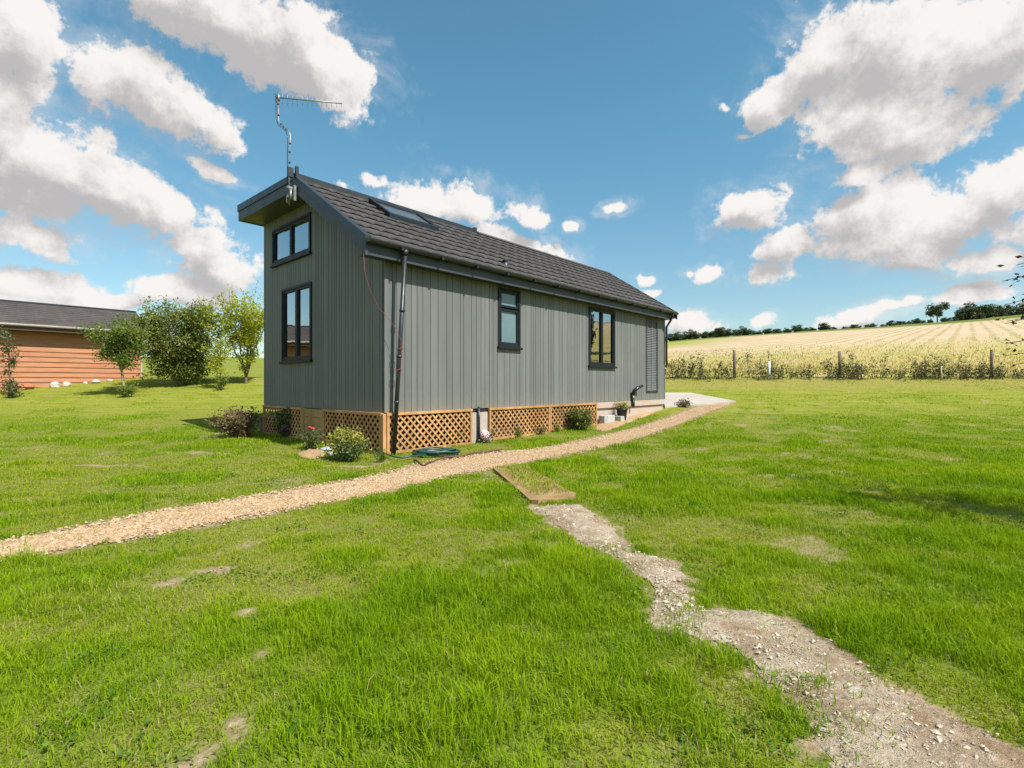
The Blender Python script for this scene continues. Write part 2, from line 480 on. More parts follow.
def grass_mat():
    m, nt = new_mat('grass blades')
    p = wpos(nt)
    at = N(nt, 'ShaderNodeAttribute', attribute_name='tint').outputs['Fac']
    n1 = noise(nt, scaled(nt, p, (1, 1, 0)), .9, 4); n2 = noise(nt, scaled(nt, p, (1, 1, 0)), .3, 3)
    lu = N(nt, 'ShaderNodeAttribute', attribute_name='lush').outputs['Fac']
    c = mix(nt, maprange(nt, n1, .35, .68), (.148, .272, .006), (.29, .395, .010))
    thin = mix(nt, maprange(nt, n1, .35, .68), (.24, .30, .016), (.36, .375, .035))
    c = mix(nt, maprange(nt, lu, .05, .75), thin, c)
    c = mix(nt, maprange(nt, n2, .45, .7, 0, .4), c, (.31, .39, .012))
    c = mix(nt, maprange(nt, at, .0, .6, 0, .5), c, (.29, .43, .008))
    c = mix(nt, maprange(nt, at, .66, .9, 0, .9), c, (.47, .39, .17))
    pr = principled(nt, c, .6, .06)
    t = N(nt, 'ShaderNodeBsdfTranslucent'); L(nt, mix(nt, 1., c, (1.2, 1.15, .6), 'MULTIPLY'), t.inputs[0])
    ms = N(nt, 'ShaderNodeMixShader'); ms.inputs[0].default_value = .42
    L(nt, pr, ms.inputs[1]); L(nt, t.outputs[0], ms.inputs[2]); out(nt, ms.outputs[0]); return m
M['grass'] = grass_mat()
M['crop'] = leaf_mat('ripening stalks', (.32, .31, .08), (.46, .36, .16), (.55, .41, .25), .3, .15)

# ------------------------------------------------------------------ outlines on the ground
def poly(pts): return [ground_at(*p) for p in pts]
grav_up = poly([(-900, 735), (-500, 643), (-260, 592), (-120, 563), (0, 541.5), (78, 527), (168, 509), (235, 499), (289, 489.5), (345, 481), (385, 474), (405, 466.5), (430, 461), (462, 456), (500, 451), (528, 450), (560, 444.5), (600, 435.5), (638, 427), (664, 418), (683, 411), (697, 404.5)])
grav_lo = poly([(-900, 812), (-500, 688), (-260, 626), (-120, 588), (0, 561), (51, 552), (129, 540), (211, 525), (301, 507.5), (345, 500), (380, 493.5), (413, 484.5), (457, 475), (495, 468), (526, 463), (560, 456), (603, 448), (636, 438.5), (660, 431), (681, 423.5), (708, 412.5), (736, 402)])
dirt_le = poly([(534, 507), (573, 534), (616, 561), (653, 584), (657, 608), (651, 631), (694, 639), (729, 641), (757, 663), (784, 694), (808, 717), (827, 739), (840, 775), (865, 860)])
dirt_ri = poly([(577, 505), (612, 528), (632, 553), (671, 561), (683, 588), (694, 608), (726, 616), (761, 610), (790, 628), (847, 655), (874, 679), (936, 718), (1024, 757), (1160, 830)])
slab_p = poly([(662, 393.5), (690, 393.5), (704, 396), (736, 402), (708, 405), (697, 405.5), (677, 406.5), (665, 408)])
mat_c = poly([(493, 470), (524.5, 468), (579, 499), (532, 505)])
bed_p = poly([(592, 429), (598, 419), (640, 408), (664, 406.5), (655, 412.5), (628, 423), (603, 432)])
bed2_p = poly([(297, 453), (310, 449), (324, 450), (327, 456), (312, 459), (300, 457)])
lawn_gap = poly([(396, 470), (420, 455), (500, 447), (530, 445), (500, 455), (420, 468)])

def resample(P, n):
    P = np.array(P); d = np.concatenate([[0], np.cumsum(np.hypot(*np.diff(P, axis=0).T))]); t = np.linspace(0, d[-1], n)
    return np.stack([np.interp(t, d, P[:, 0]), np.interp(t, d, P[:, 1])], 1)
def smooth(P, k=2):
    P = np.array(P)
    for _ in range(k):
        Q = P.copy(); Q[1:-1] = .25 * P[:-2] + .5 * P[1:-1] + .25 * P[2:]; P = Q
    return P
def inside(P, x, y):
    P = np.array(P); r = np.zeros(len(x), bool); j = len(P) - 1
    for i in range(len(P)):
        xi, yi = P[i]; xj, yj = P[j]
        c = ((yi > y) != (yj > y)) & (x < (xj - xi) * (y - yi) / (yj - yi + 1e-12) + xi)
        r ^= c; j = i
    return r
gu, gl = smooth(resample(grav_up, 220)), smooth(resample(grav_lo, 220))
du, dl = smooth(resample(dirt_le, 120), 8), smooth(resample(dirt_ri, 120), 8)
grav_poly = np.concatenate([gu, gl[::-1]]); dirt_poly = np.concatenate([du, dl[::-1]])
house_poly = [tuple(H(*q, 0))[:2] for q in ((-.02, -.03), (9.7, -.03), (9.7, 4.6), (-.02, 4.6))]

BARE = [(199, 577, .15, .06, .6), (212, 570, .1, .05, .3), (245, 612, .05, .05, .2), (214, 748, .12, .05, .9), (230, 730, .04, .06, .4),
        (730, 680, .1, .04, .4), (580, 642, .06, .03, .5), (790, 475, .3, .12, .2), (215, 437, .5, .2, 0), (210, 453, .5, .12, 0), (345, 466, .35, .08, 0),
        (290, 705, .05, .04, .1), (265, 655, .05, .04, .4), (105, 465, .6, .13, 0)]
BARE = [(ground_at(a, b), rx, ry, rot) for a, b, rx, ry, rot in BARE]
def bareness(x, y):
    """0..1 wear of the turf at a place"""
    x = np.asarray(x, float); y = np.asarray(y, float)
    b = np.zeros(x.shape)
    n = fbm(x, y, .12, 31, 3) - .5
    for (cx, cy), rx, ry, rot in BARE:
        c, s = math.cos(rot), math.sin(rot)
        ex = ((x - cx) * c + (y - cy) * s) / (rx * 1.5); ey = (-(x - cx) * s + (y - cy) * c) / (ry * 1.5)
        b = np.maximum(b, np.clip((.75 - np.hypot(ex, ey) + n * 2.6) * 1.6, 0, 1))
    n2 = fbm(x, y, .55, 41, 4)
    b = np.maximum(b, np.clip((n2 - .72) * 7, 0, .6))
    return b

def edge_dist(x, y, lines):
    x = np.asarray(x, float); d = np.full(x.shape, 9.0)
    m = (y < 20) & (y > -.5) & (np.abs(x) < 12)
    if m.any():
        pts = np.concatenate(lines); dd = np.full(m.sum(), 9.0); xm, ym = x[m], y[m]
        for k in range(0, len(pts)): dd = np.minimum(dd, (xm - pts[k, 0]) ** 2 + (ym - pts[k, 1]) ** 2)
        d[m] = np.sqrt(dd)
    return d
def track_wear(x, y):
    """bare soil in and just beside the two tracks, with broken edges"""
    n = fbm(x, y, .13, 33, 4) - .5
    sg = np.where(inside(dirt_poly, x, y), -1, 1) * edge_dist(x, y, [resample(du, 300), resample(dl, 300)])
    w1 = np.clip(.55 - (sg - .035 + n * .3) / .05, 0, 1)
    sg2 = np.where(inside(grav_poly, x, y), -1, 1) * edge_dist(x, y, [gu, gl])
    w2 = np.clip(.5 - (sg2 - .02 + n * .3) / .05, 0, 1)
    return np.maximum(w1, w2), w1
def lushness(x, y):
    f = .45 * fbm(x, y, 1.6, 171, 3) + .55 * fbm(x, y, .42, 177, 4)
    return np.clip((f - .4) * 4.6 + np.where(x > -.3, .28, -.06) - .5 * np.clip((y - 9) / 9, 0, 1), 0, 1)

# ------------------------------------------------------------------ ground sheet
ang = np.concatenate([np.linspace(-58, 58, 620), np.linspace(58, 302, 110)[1:-1]])
ang = np.radians(ang)
rad = np.concatenate([np.geomspace(.35, 26, 330), np.geomspace(26, 190, 130)[1:], np.geomspace(190, 1500, 24)[1:]])
RR, AA = np.meshgrid(rad, ang, indexing='ij')
gx, gy = RR * np.sin(AA), RR * np.cos(AA)
gz = th(gx, gy)
bb = np.maximum(bareness(gx.ravel(), gy.ravel()), track_wear(gx.ravel(), gy.ravel())[0])
lu = lushness(gx.ravel(), gy.ravel())
V_ = np.stack([gx, gy, gz], -1).reshape(-1, 3); V_ = np.vstack([V_, [[0, 0, thf(0, 0)]]])
nr, na = len(rad), len(ang)
ii, jj = np.meshgrid(np.arange(nr - 1), np.arange(na), indexing='ij'); j2 = (jj + 1) % na
quads = np.stack([ii * na + jj, ii * na + j2, (ii + 1) * na + j2, (ii + 1) * na + jj], -1).reshape(-1, 4)[:, ::-1]
k = np.arange(na); cap = np.stack([np.full(na, nr * na), (k + 1) % na, k], -1)[:, ::-1]
g_o = np_mesh('ground', V_, [quads, cap], M['ground'], attrs={'bare': np.concatenate([bb, [0]]), 'lush': np.concatenate([lu, [0]])}, smooth=True)
tag(g_o, kind='structure')

def strip_sheet(name, a, b, mat, n_across, lift, relief, edge_drop=.012, seed=0):
    n = len(a); t = np.linspace(0, 1, n_across + 1)
    P = a[:, None, :] * (1 - t)[None, :, None] + b[:, None, :] * t[None, :, None]
    # uneven edges
    e = (np.minimum(t, 1 - t) == 0)
    wob = (vnoise(P[:, :, 0], P[:, :, 1], .16, seed) - .5) * .16
    dirv = (b - a) / (np.linalg.norm(b - a, axis=1, keepdims=True) + 1e-6)
    P = P + dirv[:, None, :] * (wob * np.where(t < .5, 1, -1)[None, :] * (np.abs(t - .5) * 2)[None, :] ** 2)[:, :, None]
    z = th(P[:, :, 0], P[:, :, 1]) + lift + (fbm(P[:, :, 0], P[:, :, 1], .18, seed + 5) - .5) * relief
    z = z - .035 * np.clip(1 - np.minimum(t, 1 - t) * (8 if seed == 11 else 3.6), 0, 1)[None, :] ** 1.3 * (.6 + .8 * vnoise(P[:, :, 0], P[:, :, 1], .16, seed + 9)); z[:, 0] -= edge_drop; z[:, -1] -= edge_drop
    V = np.concatenate([P, z[:, :, None]], -1).reshape(-1, 3)
    i, j = np.meshgrid(np.arange(n - 1), np.arange(n_across), indexing='ij'); w = n_across + 1
    q = np.stack([i * w + j, i * w + j + 1, (i + 1) * w + j + 1, (i + 1) * w + j], -1).reshape(-1, 4)
    o = np_mesh(name, V, [q], mat, smooth=True); return tag(o, kind='structure')
def face_up(o):
    me = o.data
    if sum(p.normal.z for p in me.polygons) < 0: me.flip_normals()
face_up(strip_sheet('gravel_path', gu, gl, M['gravel_bed'], 16, .011, .012, seed=11))
# the worn dirt track: a fine sheet that swells gently out of the ground towards its middle
lo_, hi_ = dirt_poly.min(0) - .05, dirt_poly.max(0) + .05
cx_n, cy_n = int((hi_[0] - lo_[0]) / .02), int((hi_[1] - lo_[1]) / .02)
tx_, ty_ = np.meshgrid(np.linspace(lo_[0], hi_[0], cx_n), np.linspace(lo_[1], hi_[1], cy_n), indexing='ij')
fx_, fy_ = tx_.ravel(), ty_.ravel()
sg_ = np.where(inside(dirt_poly, fx_, fy_), -1, 1) * edge_dist(fx_, fy_, [resample(du, 400), resample(dl, 400)]) + (fbm(fx_, fy_, .16, 35, 3) - .5) * .12
up_k = np.clip((-sg_ - .01) / .12, -.4, 1); up_k = np.where(up_k > 0, up_k * up_k * (3 - 2 * up_k), up_k)
tz_ = th(fx_, fy_) + .006 + up_k * (.008 + .03 * np.clip(fbm(fx_, fy_, .2, 26, 4) - .35, 0, 1))
ii, jj = np.meshgrid(np.arange(cx_n - 1), np.arange(cy_n - 1), indexing='ij')
q_ = np.stack([ii * cy_n + jj, (ii + 1) * cy_n + jj, (ii + 1) * cy_n + jj + 1, ii * cy_n + jj + 1], -1).reshape(-1, 4)
q_ = q_[(sg_[q_] < .03).all(1)]
use, inv = np.unique(q_, return_inverse=True)
tag(np_mesh('dirt_path', np.stack([fx_, fy_, tz_], 1)[use], [inv.reshape(-1, 4)], M['dirt'], smooth=True), kind='structure')

def flat_sheet(name, P, mat, lift, thick):
    mb = MB(); n = len(P); c = np.mean(np.array(P), 0)
    top = [(x, y, thf(x, y) + lift) for x, y in P]; bot = [(x, y, thf(x, y) - thick) for x, y in P]
    mb.add(top + bot, [tuple(range(n)), *[(i, (i + 1) % n, n + (i + 1) % n, n + i) for i in range(n)]])
    o = mb.build(name, mat); face_up(o); return tag(o, kind='structure')
flat_sheet('patio', slab_p, M['slab'], .05, .1)
def bed_sheet(name, P, mat):
    P = resample(P + [P[0]], 60)[:-1]; c = P.mean(0)
    mb = MB(); rings = []
    for k, f in enumerate((1, .75, .5, .25)):
        rings.append([(c[0] + (x - c[0]) * f, c[1] + (y - c[1]) * f) for x, y in P])
    vs = [(x, y, thf(x, y) + (.025 if k else -.01)) for k, r in enumerate(rings) for x, y in r] + [(c[0], c[1], thf(*c) + .025)]
    n = len(P); fs = []
    for k in range(3): fs += [(k * n + i, k * n + (i + 1) % n, (k + 1) * n + (i + 1) % n, (k + 1) * n + i) for i in range(n)]
    fs += [(3 * n + i, 3 * n + (i + 1) % n, 4 * n) for i in range(n)]
    mb.add(vs, fs, True); o = mb.build(name, mat); face_up(o); return tag(o, kind='structure')
bed_sheet('gravel_bed', bed_p, M['gravel_bed'])
bed_sheet('gravel_patch', bed2_p, M['gravel_bed'])

# loose stones on the path and beds (nobody could count them)
OCT_V = np.array([[1, 0, 0], [0, 1, 0], [-1, 0, 0], [0, -1, 0], [0, 0, 1], [0, 0, -1]], float)
OCT_F = np.array([[0, 1, 4], [1, 2, 4], [2, 3, 4], [3, 0, 4], [1, 0, 5], [2, 1, 5], [3, 2, 5], [0, 3, 5]])
def stones(name, x, y, size, lift, mat, kind='stuff', tint=None):
    n = len(x); z = th(x, y) + lift
    s = size[:, None, None] * rng.uniform(.55, 1.3, (n, 6, 1)) * np.ones((1, 1, 3))
    v = OCT_V[None] * s; v[:, :, 2] *= .62
    v = v + rng.normal(0, .18, v.shape) * size[:, None, None]
    a = rng.uniform(0, 2 * np.pi, n); c, sn = np.cos(a), np.sin(a)
    vx = v[:, :, 0] * c[:, None] - v[:, :, 1] * sn[:, None]; vy = v[:, :, 0] * sn[:, None] + v[:, :, 1] * c[:, None]
    V = np.stack([vx + x[:, None], vy + y[:, None], v[:, :, 2] + z[:, None]], -1).reshape(-1, 3)
    Fs = (np.arange(n)[:, None, None] * 6 + OCT_F[None]).reshape(-1, 3)
    t = rng.random(n) if tint is None else tint
    o = np_mesh(name, V, [Fs], mat, attrs={'tint': np.repeat(t, 6)})
    return tag(o, kind=kind)
def along(a, b, n, spread=.55):
    i = rng.random(n); t = .5 + rng.normal(0, .3, n); t = np.where((t < -.14 * rng.random(n)) | (t > 1 + .14 * rng.random(n)), rng.random(n), t)
    k = i * (len(a) - 1); k0 = np.minimum(k.astype(int), len(a) - 2); f = (k - k0)[:, None]
    pa = a[k0] * (1 - f) + a[k0 + 1] * f; pb = b[k0] * (1 - f) + b[k0 + 1] * f
    p = pa + (pb - pa) * t[:, None]; return p[:, 0], p[:, 1]
sx, sy = along(gu, gl, 54000)
keep = (sx / np.maximum(sy, .5) > -3)
# the far end of the path thins to pale fines
keep &= rng.random(len(sx)) < np.clip((16.5 - sy) / 4, .12, 1)
sx, sy = sx[keep], sy[keep]
def scatter_poly(P, n):
    P = np.array(P); lo, hi = P.min(0), P.max(0); x = rng.uniform(lo[0], hi[0], n); y = rng.uniform(lo[1], hi[1], n); k = inside(P, x, y); return x[k], y[k]
b1, b2 = scatter_poly(bed_p, 7000), scatter_poly(bed2_p, 900)
sx = np.concatenate([sx, b1[0], b2[0]]); sy = np.concatenate([sy, b1[1], b2[1]])
stones('gravel', sx, sy, (.004 + rng.gamma(2.2, .0032, len(sx))).clip(0, .021), .010, M['stones'])
dx_, dy_ = along(du, dl, 5200)
rock_pale = simple('chalk crumbs', (.52, .43, .32), .9, .35, 30, .2, 0, .4)
stones('rubble', dx_, dy_, rng.gamma(.9, .0023, len(dx_)).clip(0, .02) + .0012, .017, rock_pale)

# ------------------------------------------------------------------ grass
def blades(x, y, h, w, tint, lean, zlift=0.0):
    n = len(x); z = th(x, y) + zlift
    a = rng.uniform(0, 2 * np.pi, n); dx, dy = np.cos(a), np.sin(a)
    b = a + rng.normal(np.pi / 2, .5, n); qx, qy = np.cos(b), np.sin(b)
    V = np.empty((n, 5, 3))
    V[:, 0] = np.stack([x - qx * w / 2, y - qy * w / 2, z - .008], 1); V[:, 1] = np.stack([x + qx * w / 2, y + qy * w / 2, z - .008], 1)
    mx, my, mz = x + dx * lean * h * .35, y + dy * lean * h * .35, z + h * .6
    V[:, 2] = np.stack([mx + qx * w * .4, my + qy * w * .4, mz], 1); V[:, 3] = np.stack([mx - qx * w * .4, my - qy * w * .4, mz], 1)
    V[:, 4] = np.stack([x + dx * lean * h, y + dy * lean * h, z + h * (1 - .25 * lean)], 1)
    i = np.arange(n)[:, None] * 5
    return V.reshape(-1, 3), i + np.array([[0, 1, 2, 3]]), i + np.array([[3, 2, 4]]), np.repeat(tint, 5)

def lawn_points():
    xs, ys = [], []
    for y0, y1, dens in ((.9, 1.5, 9000), (1.5, 2.5, 15000), (2.5, 3.6, 12000), (3.6, 5, 7500), (5, 7, 3800), (7, 10, 1500), (10, 14, 650), (14, 18, 320), (18, 22.6, 170)):
        xw = 1.08 * y1 + .8
        n = int(dens * 2 * xw * (y1 - y0)); xs.append(rng.uniform(-xw, xw, n)); ys.append(rng.uniform(y0, y1, n))
    return np.concatenate(xs), np.concatenate(ys)
x, y = lawn_points()
jx = x + rng.normal(0, .028, len(x)) + (fbm(x, y, .3, 131, 3) - .5) * .3; jy = y + rng.normal(0, .028, len(x)) + (fbm(x, y, .3, 141, 3) - .5) * .3
bad = inside(grav_poly, jx, jy) | inside(house_poly, x, y) | inside(slab_p, x, y) | inside(bed_p, jx, jy) | inside(bed2_p, jx, jy)
onmat = inside(mat_c, x, y)
tw, tdirt = track_wear(x, y)
ondirt = rng.random(len(x)) < tdirt * .97
bad = bad & ~inside(grav_poly, x, y) | (rng.random(len(x)) < np.where(tdirt < .01, tw, 0) * .97)
bad |= inside(house_poly, x, y) | inside(slab_p, x, y)
tuft = fbm(x, y, .22, 51, 3)
bad |= ondirt & ~((tuft > .58) & (rng.random(len(x)) < .5)) & (rng.random(len(x)) > .05)
bn = bareness(x, y); bad |= rng.random(len(x)) < bn * 1.05
bad |= onmat & (rng.random(len(x)) < 1.1)
x, y, bn, tuft = x[~bad], y[~bad], bn[~bad], tuft[~bad]
clump = fbm(x, y, .5, 61, 4); fine = fbm(x, y, .09, 71, 2)
dens_cut = rng.random(len(x)) < np.clip(.6 + (fine - .35) * 2.2, .5, 1)
x, y, bn, clump, fine, tuft = [q[dens_cut] for q in (x, y, bn, clump, fine, tuft)]
lush = lushness(x, y)
thin_cut = rng.random(len(x)) < .82 + .3 * lush
x, y, bn, clump, fine, tuft, lush = [q[thin_cut] for q in (x, y, bn, clump, fine, tuft, lush)]
hgt = .86 * (.023 + .03 * lush + .05 * lush * np.clip((clump - .36) * 2.6, 0, 1.2)) * rng.uniform(.5, 1.4, len(x)) * (.55 + .9 * fine) * (1 - .5 * bn)
hgt *= np.clip(.4 + edge_dist(x, y, [resample(du, 200), resample(dl, 200)]) / .22, .4, 1)
hgt *= np.where(inside(dirt_poly, x, y), .7, 1)
hgt *= np.clip(1.35 - y * .06, .5, 1)
wid = np.maximum(.0034, .00112 * y) * rng.uniform(.65, 1.35, len(x))
dry = fbm(x, y, .6, 81, 4)
p_dry = np.where((x > 2), .92 * np.clip((y + (vnoise(x, y, 1.5, 201) - .5) * 1.5 - 19) / 1.3, 0, 1), 0) + .03 + .42 * (1 - lush) ** 1.5 * np.clip((dry - .36) * 4, 0, 1.2) + .08 * np.clip((y - 9) / 8, 0, 1)
tint = np.clip(rng.random(len(x)) * .6 + np.where(rng.random(len(x)) < p_dry, .42, 0), 0, 1)
lean = (np.abs(rng.normal(.5, .33, len(x))) + .6 * (1 - lush) * rng.random(len(x))).clip(0, 1.7)
V1, q1, t1, a1 = blades(x, y, hgt, wid, tint, lean);
# thin grass growing through the middle of the mat
mx_, my_ = scatter_poly(mat_c, 9000)
mc = np.array(mat_c); ax = ((mc[2] + mc[3]) - (mc[0] + mc[1])) / 2; ax_l = np.linalg.norm(ax); ax = ax / ax_l; pr = np.array([-ax[1], ax[0]])
ctr = mc.mean(0); la = (mx_ - ctr[0]) * ax[0] + (my_ - ctr[1]) * ax[1]; lb = (mx_ - ctr[0]) * pr[0] + (my_ - ctr[1]) * pr[1]
ok = (la < ax_l * .38 + rng.normal(0, .05, len(la))) & (np.abs(lb - .03) < .17 + rng.normal(0, .04, len(la))); ok &= rng.random(len(la)) < .5
mx_, my_ = mx_[ok], my_[ok]
V2, q2, t2, a2 = blades(mx_, my_, rng.uniform(.015, .04, len(mx_)), np.full(len(mx_), .0065), rng.uniform(0, .95, len(mx_)), np.abs(rng.normal(.8, .3, len(mx_))), .042)
o1 = len(V1)
gr = np_mesh('grass', np.vstack([V1, V2]), [np.vstack([q1, q2 + o1]), np.vstack([t1, t2 + o1])], M['grass'], attrs={'tint': np.concatenate([a1, a2]), 'lush': np.concatenate([np.repeat(lush, 5), np.full(len(a2), .4)])})
tag(gr, kind='stuff')

cx1, cy1 = rng.uniform(-4, 5, 60000), rng.uniform(1.35, 6, 60000)
kk = (fbm(cx1, cy1, .3, 191, 3) > .655) & (np.abs(cx1) < cy1 * 1.1 + .4) & ~inside(grav_poly, cx1, cy1) & (track_wear(cx1, cy1)[0] < .3) & ~inside(mat_c, cx1, cy1) & ~inside(house_poly, cx1, cy1)
CLOVER = np.stack([cx1[kk], cy1[kk], th(cx1[kk], cy1[kk]) + rng.uniform(.015, .045, kk.sum())], 1)

# crop stalks just beyond the fence
n = 15000
y = 22.9 + rng.gamma(1.0, 8, n); x = rng.uniform(-.02, 1.15, n) * y
x = x + rng.normal(0, .2, n); k = (y < 62); x, y = x[k], y[k]
hh = rng.uniform(.06, .2, len(x)) * (.7 + .6 * vnoise(x, y, 3, 91))
Vc, qc, tc, ac = blades(x, y, hh, .0013 * y * rng.uniform(.6, 1.2, len(x)), np.clip(rng.random(len(x)) * .7 + (vnoise(x, y, 5, 92) - .4) * .8, 0, 1), np.abs(rng.normal(.25, .2, len(x))))
tag(np_mesh('crop', Vc, [qc, tc], M['crop'], attrs={'tint': ac}), kind='stuff')

# ------------------------------------------------------------------ leaves and trees
def leaf_mesh(name, P, size, mat, parent, tint, updir=None, aspect=.55, droop=0.2):
    """P (n,3) leaf positions; one folded diamond each"""
    n = len(P); size = np.broadcast_to(size, (n,)) * rng.uniform(.65, 1.3, n)
    d = rng.normal(0, 1, (n, 3))
    if updir is not None: d = d * .75 + updir
    d[:, 2] -= droop; d /= np.linalg.norm(d, axis=1, keepdims=True) + 1e-9
    up = rng.normal(0, .55, (n, 3)) + np.array([.1, -.05, .8])
    sd = np.cross(d, up); sd /= np.linalg.norm(sd, axis=1, keepdims=True) + 1e-9
    nn = np.cross(sd, d)
    V = np.empty((n, 4, 3)); s = size[:, None]
    V[:, 0] = P; V[:, 1] = P + d * s * .5 + sd * s * aspect * .5 - nn * s * .1
    V[:, 2] = P + d * s; V[:, 3] = P + d * s * .5 - sd * s * aspect * .5 - nn * s * .1
    i = np.arange(n)[:, None] * 4
    F3 = np.vstack([i + np.array([[0, 1, 2]]), i + np.array([[0, 2, 3]])])
    return np_mesh(name, V.reshape(-1, 3), [F3], mat, parent, attrs={'tint': np.repeat(tint, 4)})

def limb(rr, a, d, length, bend=.25, n=6, lift=.0):
    pts = [Vector(a)]; d = Vector(d).normalized()
    for k in range(n):
        d = (d + Vector((rr.gauss(0, bend), rr.gauss(0, bend), rr.gauss(0, bend) + lift)) * .5).normalized()
        pts.append(pts[-1] + d * length / n)
    return pts

def grow(seed, stems, H_, W_, base_h, spread, r0, branches, twig, density, leaf_sd, top_shoots=0, trunk_h=0.0):
    """returns wood MB (about the origin) and leaf points with outward directions"""
    rr = random.Random(seed); wood = MB(); pts = []; dirs = []
    def leaves_on(line, n, sd):
        for _ in range(n):
            t = rr.random() ** .7 * (len(line) - 1); i = min(int(t), len(line) - 2); p = line[i].lerp(line[i + 1], t - i)
            q = p + Vector((rr.gauss(0, sd), rr.gauss(0, sd), rr.gauss(0, sd)))
            pts.append(q); dirs.append((line[-1] - line[0]).normalized())
    starts = []
    if trunk_h > 0:
        tl = limb(rr, (0, 0, -.05), (0, 0, 1), trunk_h + .05, .07, 5); wood.tube(tl, [r0 * (1.25 - .35 * k / 5) for k in range(6)], 8)
        starts = [tl[-1]] * stems
    else:
        starts = [Vector((rr.gauss(0, r0 * 1.6), rr.gauss(0, r0 * 1.6), -.04)) for _ in range(stems)]
    for s in range(stems):
        a = 2 * math.pi * (s + rr.uniform(-.3, .3)) / stems; tilt = spread * rr.uniform(.35, 1.1)
        d = Vector((math.cos(a) * tilt, math.sin(a) * tilt, 1)); ln = (H_ - starts[s].z) * rr.uniform(.72, 1.0) / max(d.normalized().z, .5) * .95
        st = limb(rr, starts[s], d, ln, .16, 9, .1)
        rs = r0 * (.75 if stems > 1 else 1)
        wood.tube(st, [max(rs * (1 - .85 * k / 9), .004) for k in range(10)], 6)
        leaves_on(st[5:], int(density * .5), leaf_sd)
        for b in range(branches):
            t = rr.uniform(.12, .97); i = int(t * 9); p = st[i].lerp(st[min(i + 1, 9)], t * 9 - i)
            if p.z < base_h: 
                if rr.random() < .7: continue
            ba = rr.uniform(0, 2 * math.pi); rel = (p.z - base_h) / max(H_ - base_h, .1)
            prof = math.sin(math.pi * min(max(.16 + rel * .8, 0), 1)) ** .8
            bd = Vector((math.cos(ba), math.sin(ba), rr.uniform(.1, .9)))
            bl = W_ * .5 * prof * rr.uniform(.45, 1.05)
            br = limb(rr, p, bd, bl, .3, 5, .06)
            wood.tube(br, [max(rs * .4 * (1 - .8 * k / 5), .003) for k in range(6)], 5, False)
            leaves_on(br, int(density * rr.uniform(.5, 1.3)), leaf_sd)
            for q in range(twig):
                i = rr.randint(1, 5); td = (br[i] - br[i - 1]).normalized() + Vector((rr.gauss(0, .7), rr.gauss(0, .7), rr.gauss(.25, .5)))
                tw = limb(rr, br[i], td, bl * rr.uniform(.25, .6), .3, 3)
                wood.tube(tw, [.005, .004, .003, .002], 4, False)
                leaves_on(tw, int(density * rr.uniform(.4, 1.2)), leaf_sd)
    for s in range(top_shoots):
        a = rr.uniform(0, 2 * math.pi); r = W_ * .5 * rr.random() ** .6 * .85; z = H_ * rr.uniform(.68, .82)
        sh = limb(rr, (r * math.cos(a), r * math.sin(a), z), (.25 * math.cos(a), .25 * math.sin(a), 1), H_ * rr.uniform(.14, .3), .12, 5)
        wood.tube(sh, [.007, .006, .005, .004, .003, .002], 4, False); leaves_on(sh, int(density * .8), leaf_sd * .5)
    return wood, np.array([tuple(p) for p in pts]), np.array([tuple(d) for d in dirs])

def place_tree(name, label, cat, x, y, lmat, wmat, lsize, clumpy=.35, group=None, leafname='crown', woodname='trunk', leaf_aspect=.55, **kw):
    z = thf(x, y)
    root = empty(name, (x, y, z), label, cat, group)
    wood, P, D = grow(**kw)
    for i, v in enumerate(wood.v): wood.v[i] = (v[0] + x, v[1] + y, v[2] + z)
    wood.build(woodname, wmat, root)
    ln = len(P)
    P = P[P[:, 2] > .02]; D = D[-len(P):] if len(D) != len(P) else D
    t = np.clip(.5 + clumpy * 2 * (vnoise(P[:, 0] + P[:, 2], P[:, 1] - P[:, 2], max(kw['W_'] * .13, .05), kw['seed']) - .5) + rng.normal(0, .2, len(P)), 0, 1)
    leaf_mesh(leafname, P + np.array([x, y, z]), lsize, lmat, root, t, D * .5, leaf_aspect)
    return root

LM = {
 'dark': leaf_mat('dark bush leaves', (.08, .125, .022), (.17, .215, .04), (.38, .36, .1), .4),
 'mid': leaf_mat('young tree leaves', (.07, .13, .018), (.14, .21, .028), (.3, .33, .07), .4),
 'lime': leaf_mat('bright tree leaves', (.22, .28, .02), (.40, .43, .03), (.56, .52, .07), .5),
 'slender': leaf_mat('slender tree leaves', (.035, .06, .02), (.075, .1, .03), (.19, .17, .07), .3),
 'purple': leaf_mat('purple shrub leaves', (.1, .05, .045), (.2, .14, .07), (.34, .28, .12), .25),
 'shade': leaf_mat('deep green shrub leaves', (.03, .055, .02), (.065, .11, .03), (.18, .2, .07), .2),
 'gold': leaf_mat('variegated leaves', (.12, .14, .03), (.34, .33, .06), (.6, .52, .12), .3),
 'weed': leaf_mat('rank weeds', (.03, .045, .014), (.07, .085, .026), (.17, .1, .05), .22),
 'copper': leaf_mat('bronze green leaves', (.03, .03, .016), (.06, .055, .025), (.11, .085, .04), .25),
 'clover': leaf_mat('clover leaves', (.05, .12, .012), (.1, .19, .02), (.2, .26, .04), .3, .1),
 'olive': leaf_mat('olive shrub leaves', (.07, .09, .02), (.15, .17, .04), (.3, .28, .08), .3),
 'far': leaf_mat('distant tree leaves', (.04, .062, .028), (.075, .105, .045), (.13, .155, .065), .2),
}

tag(leaf_mesh('clover', CLOVER, .016, LM['clover'], None, rng.random(len(CLOVER)), None, .9), kind='stuff')
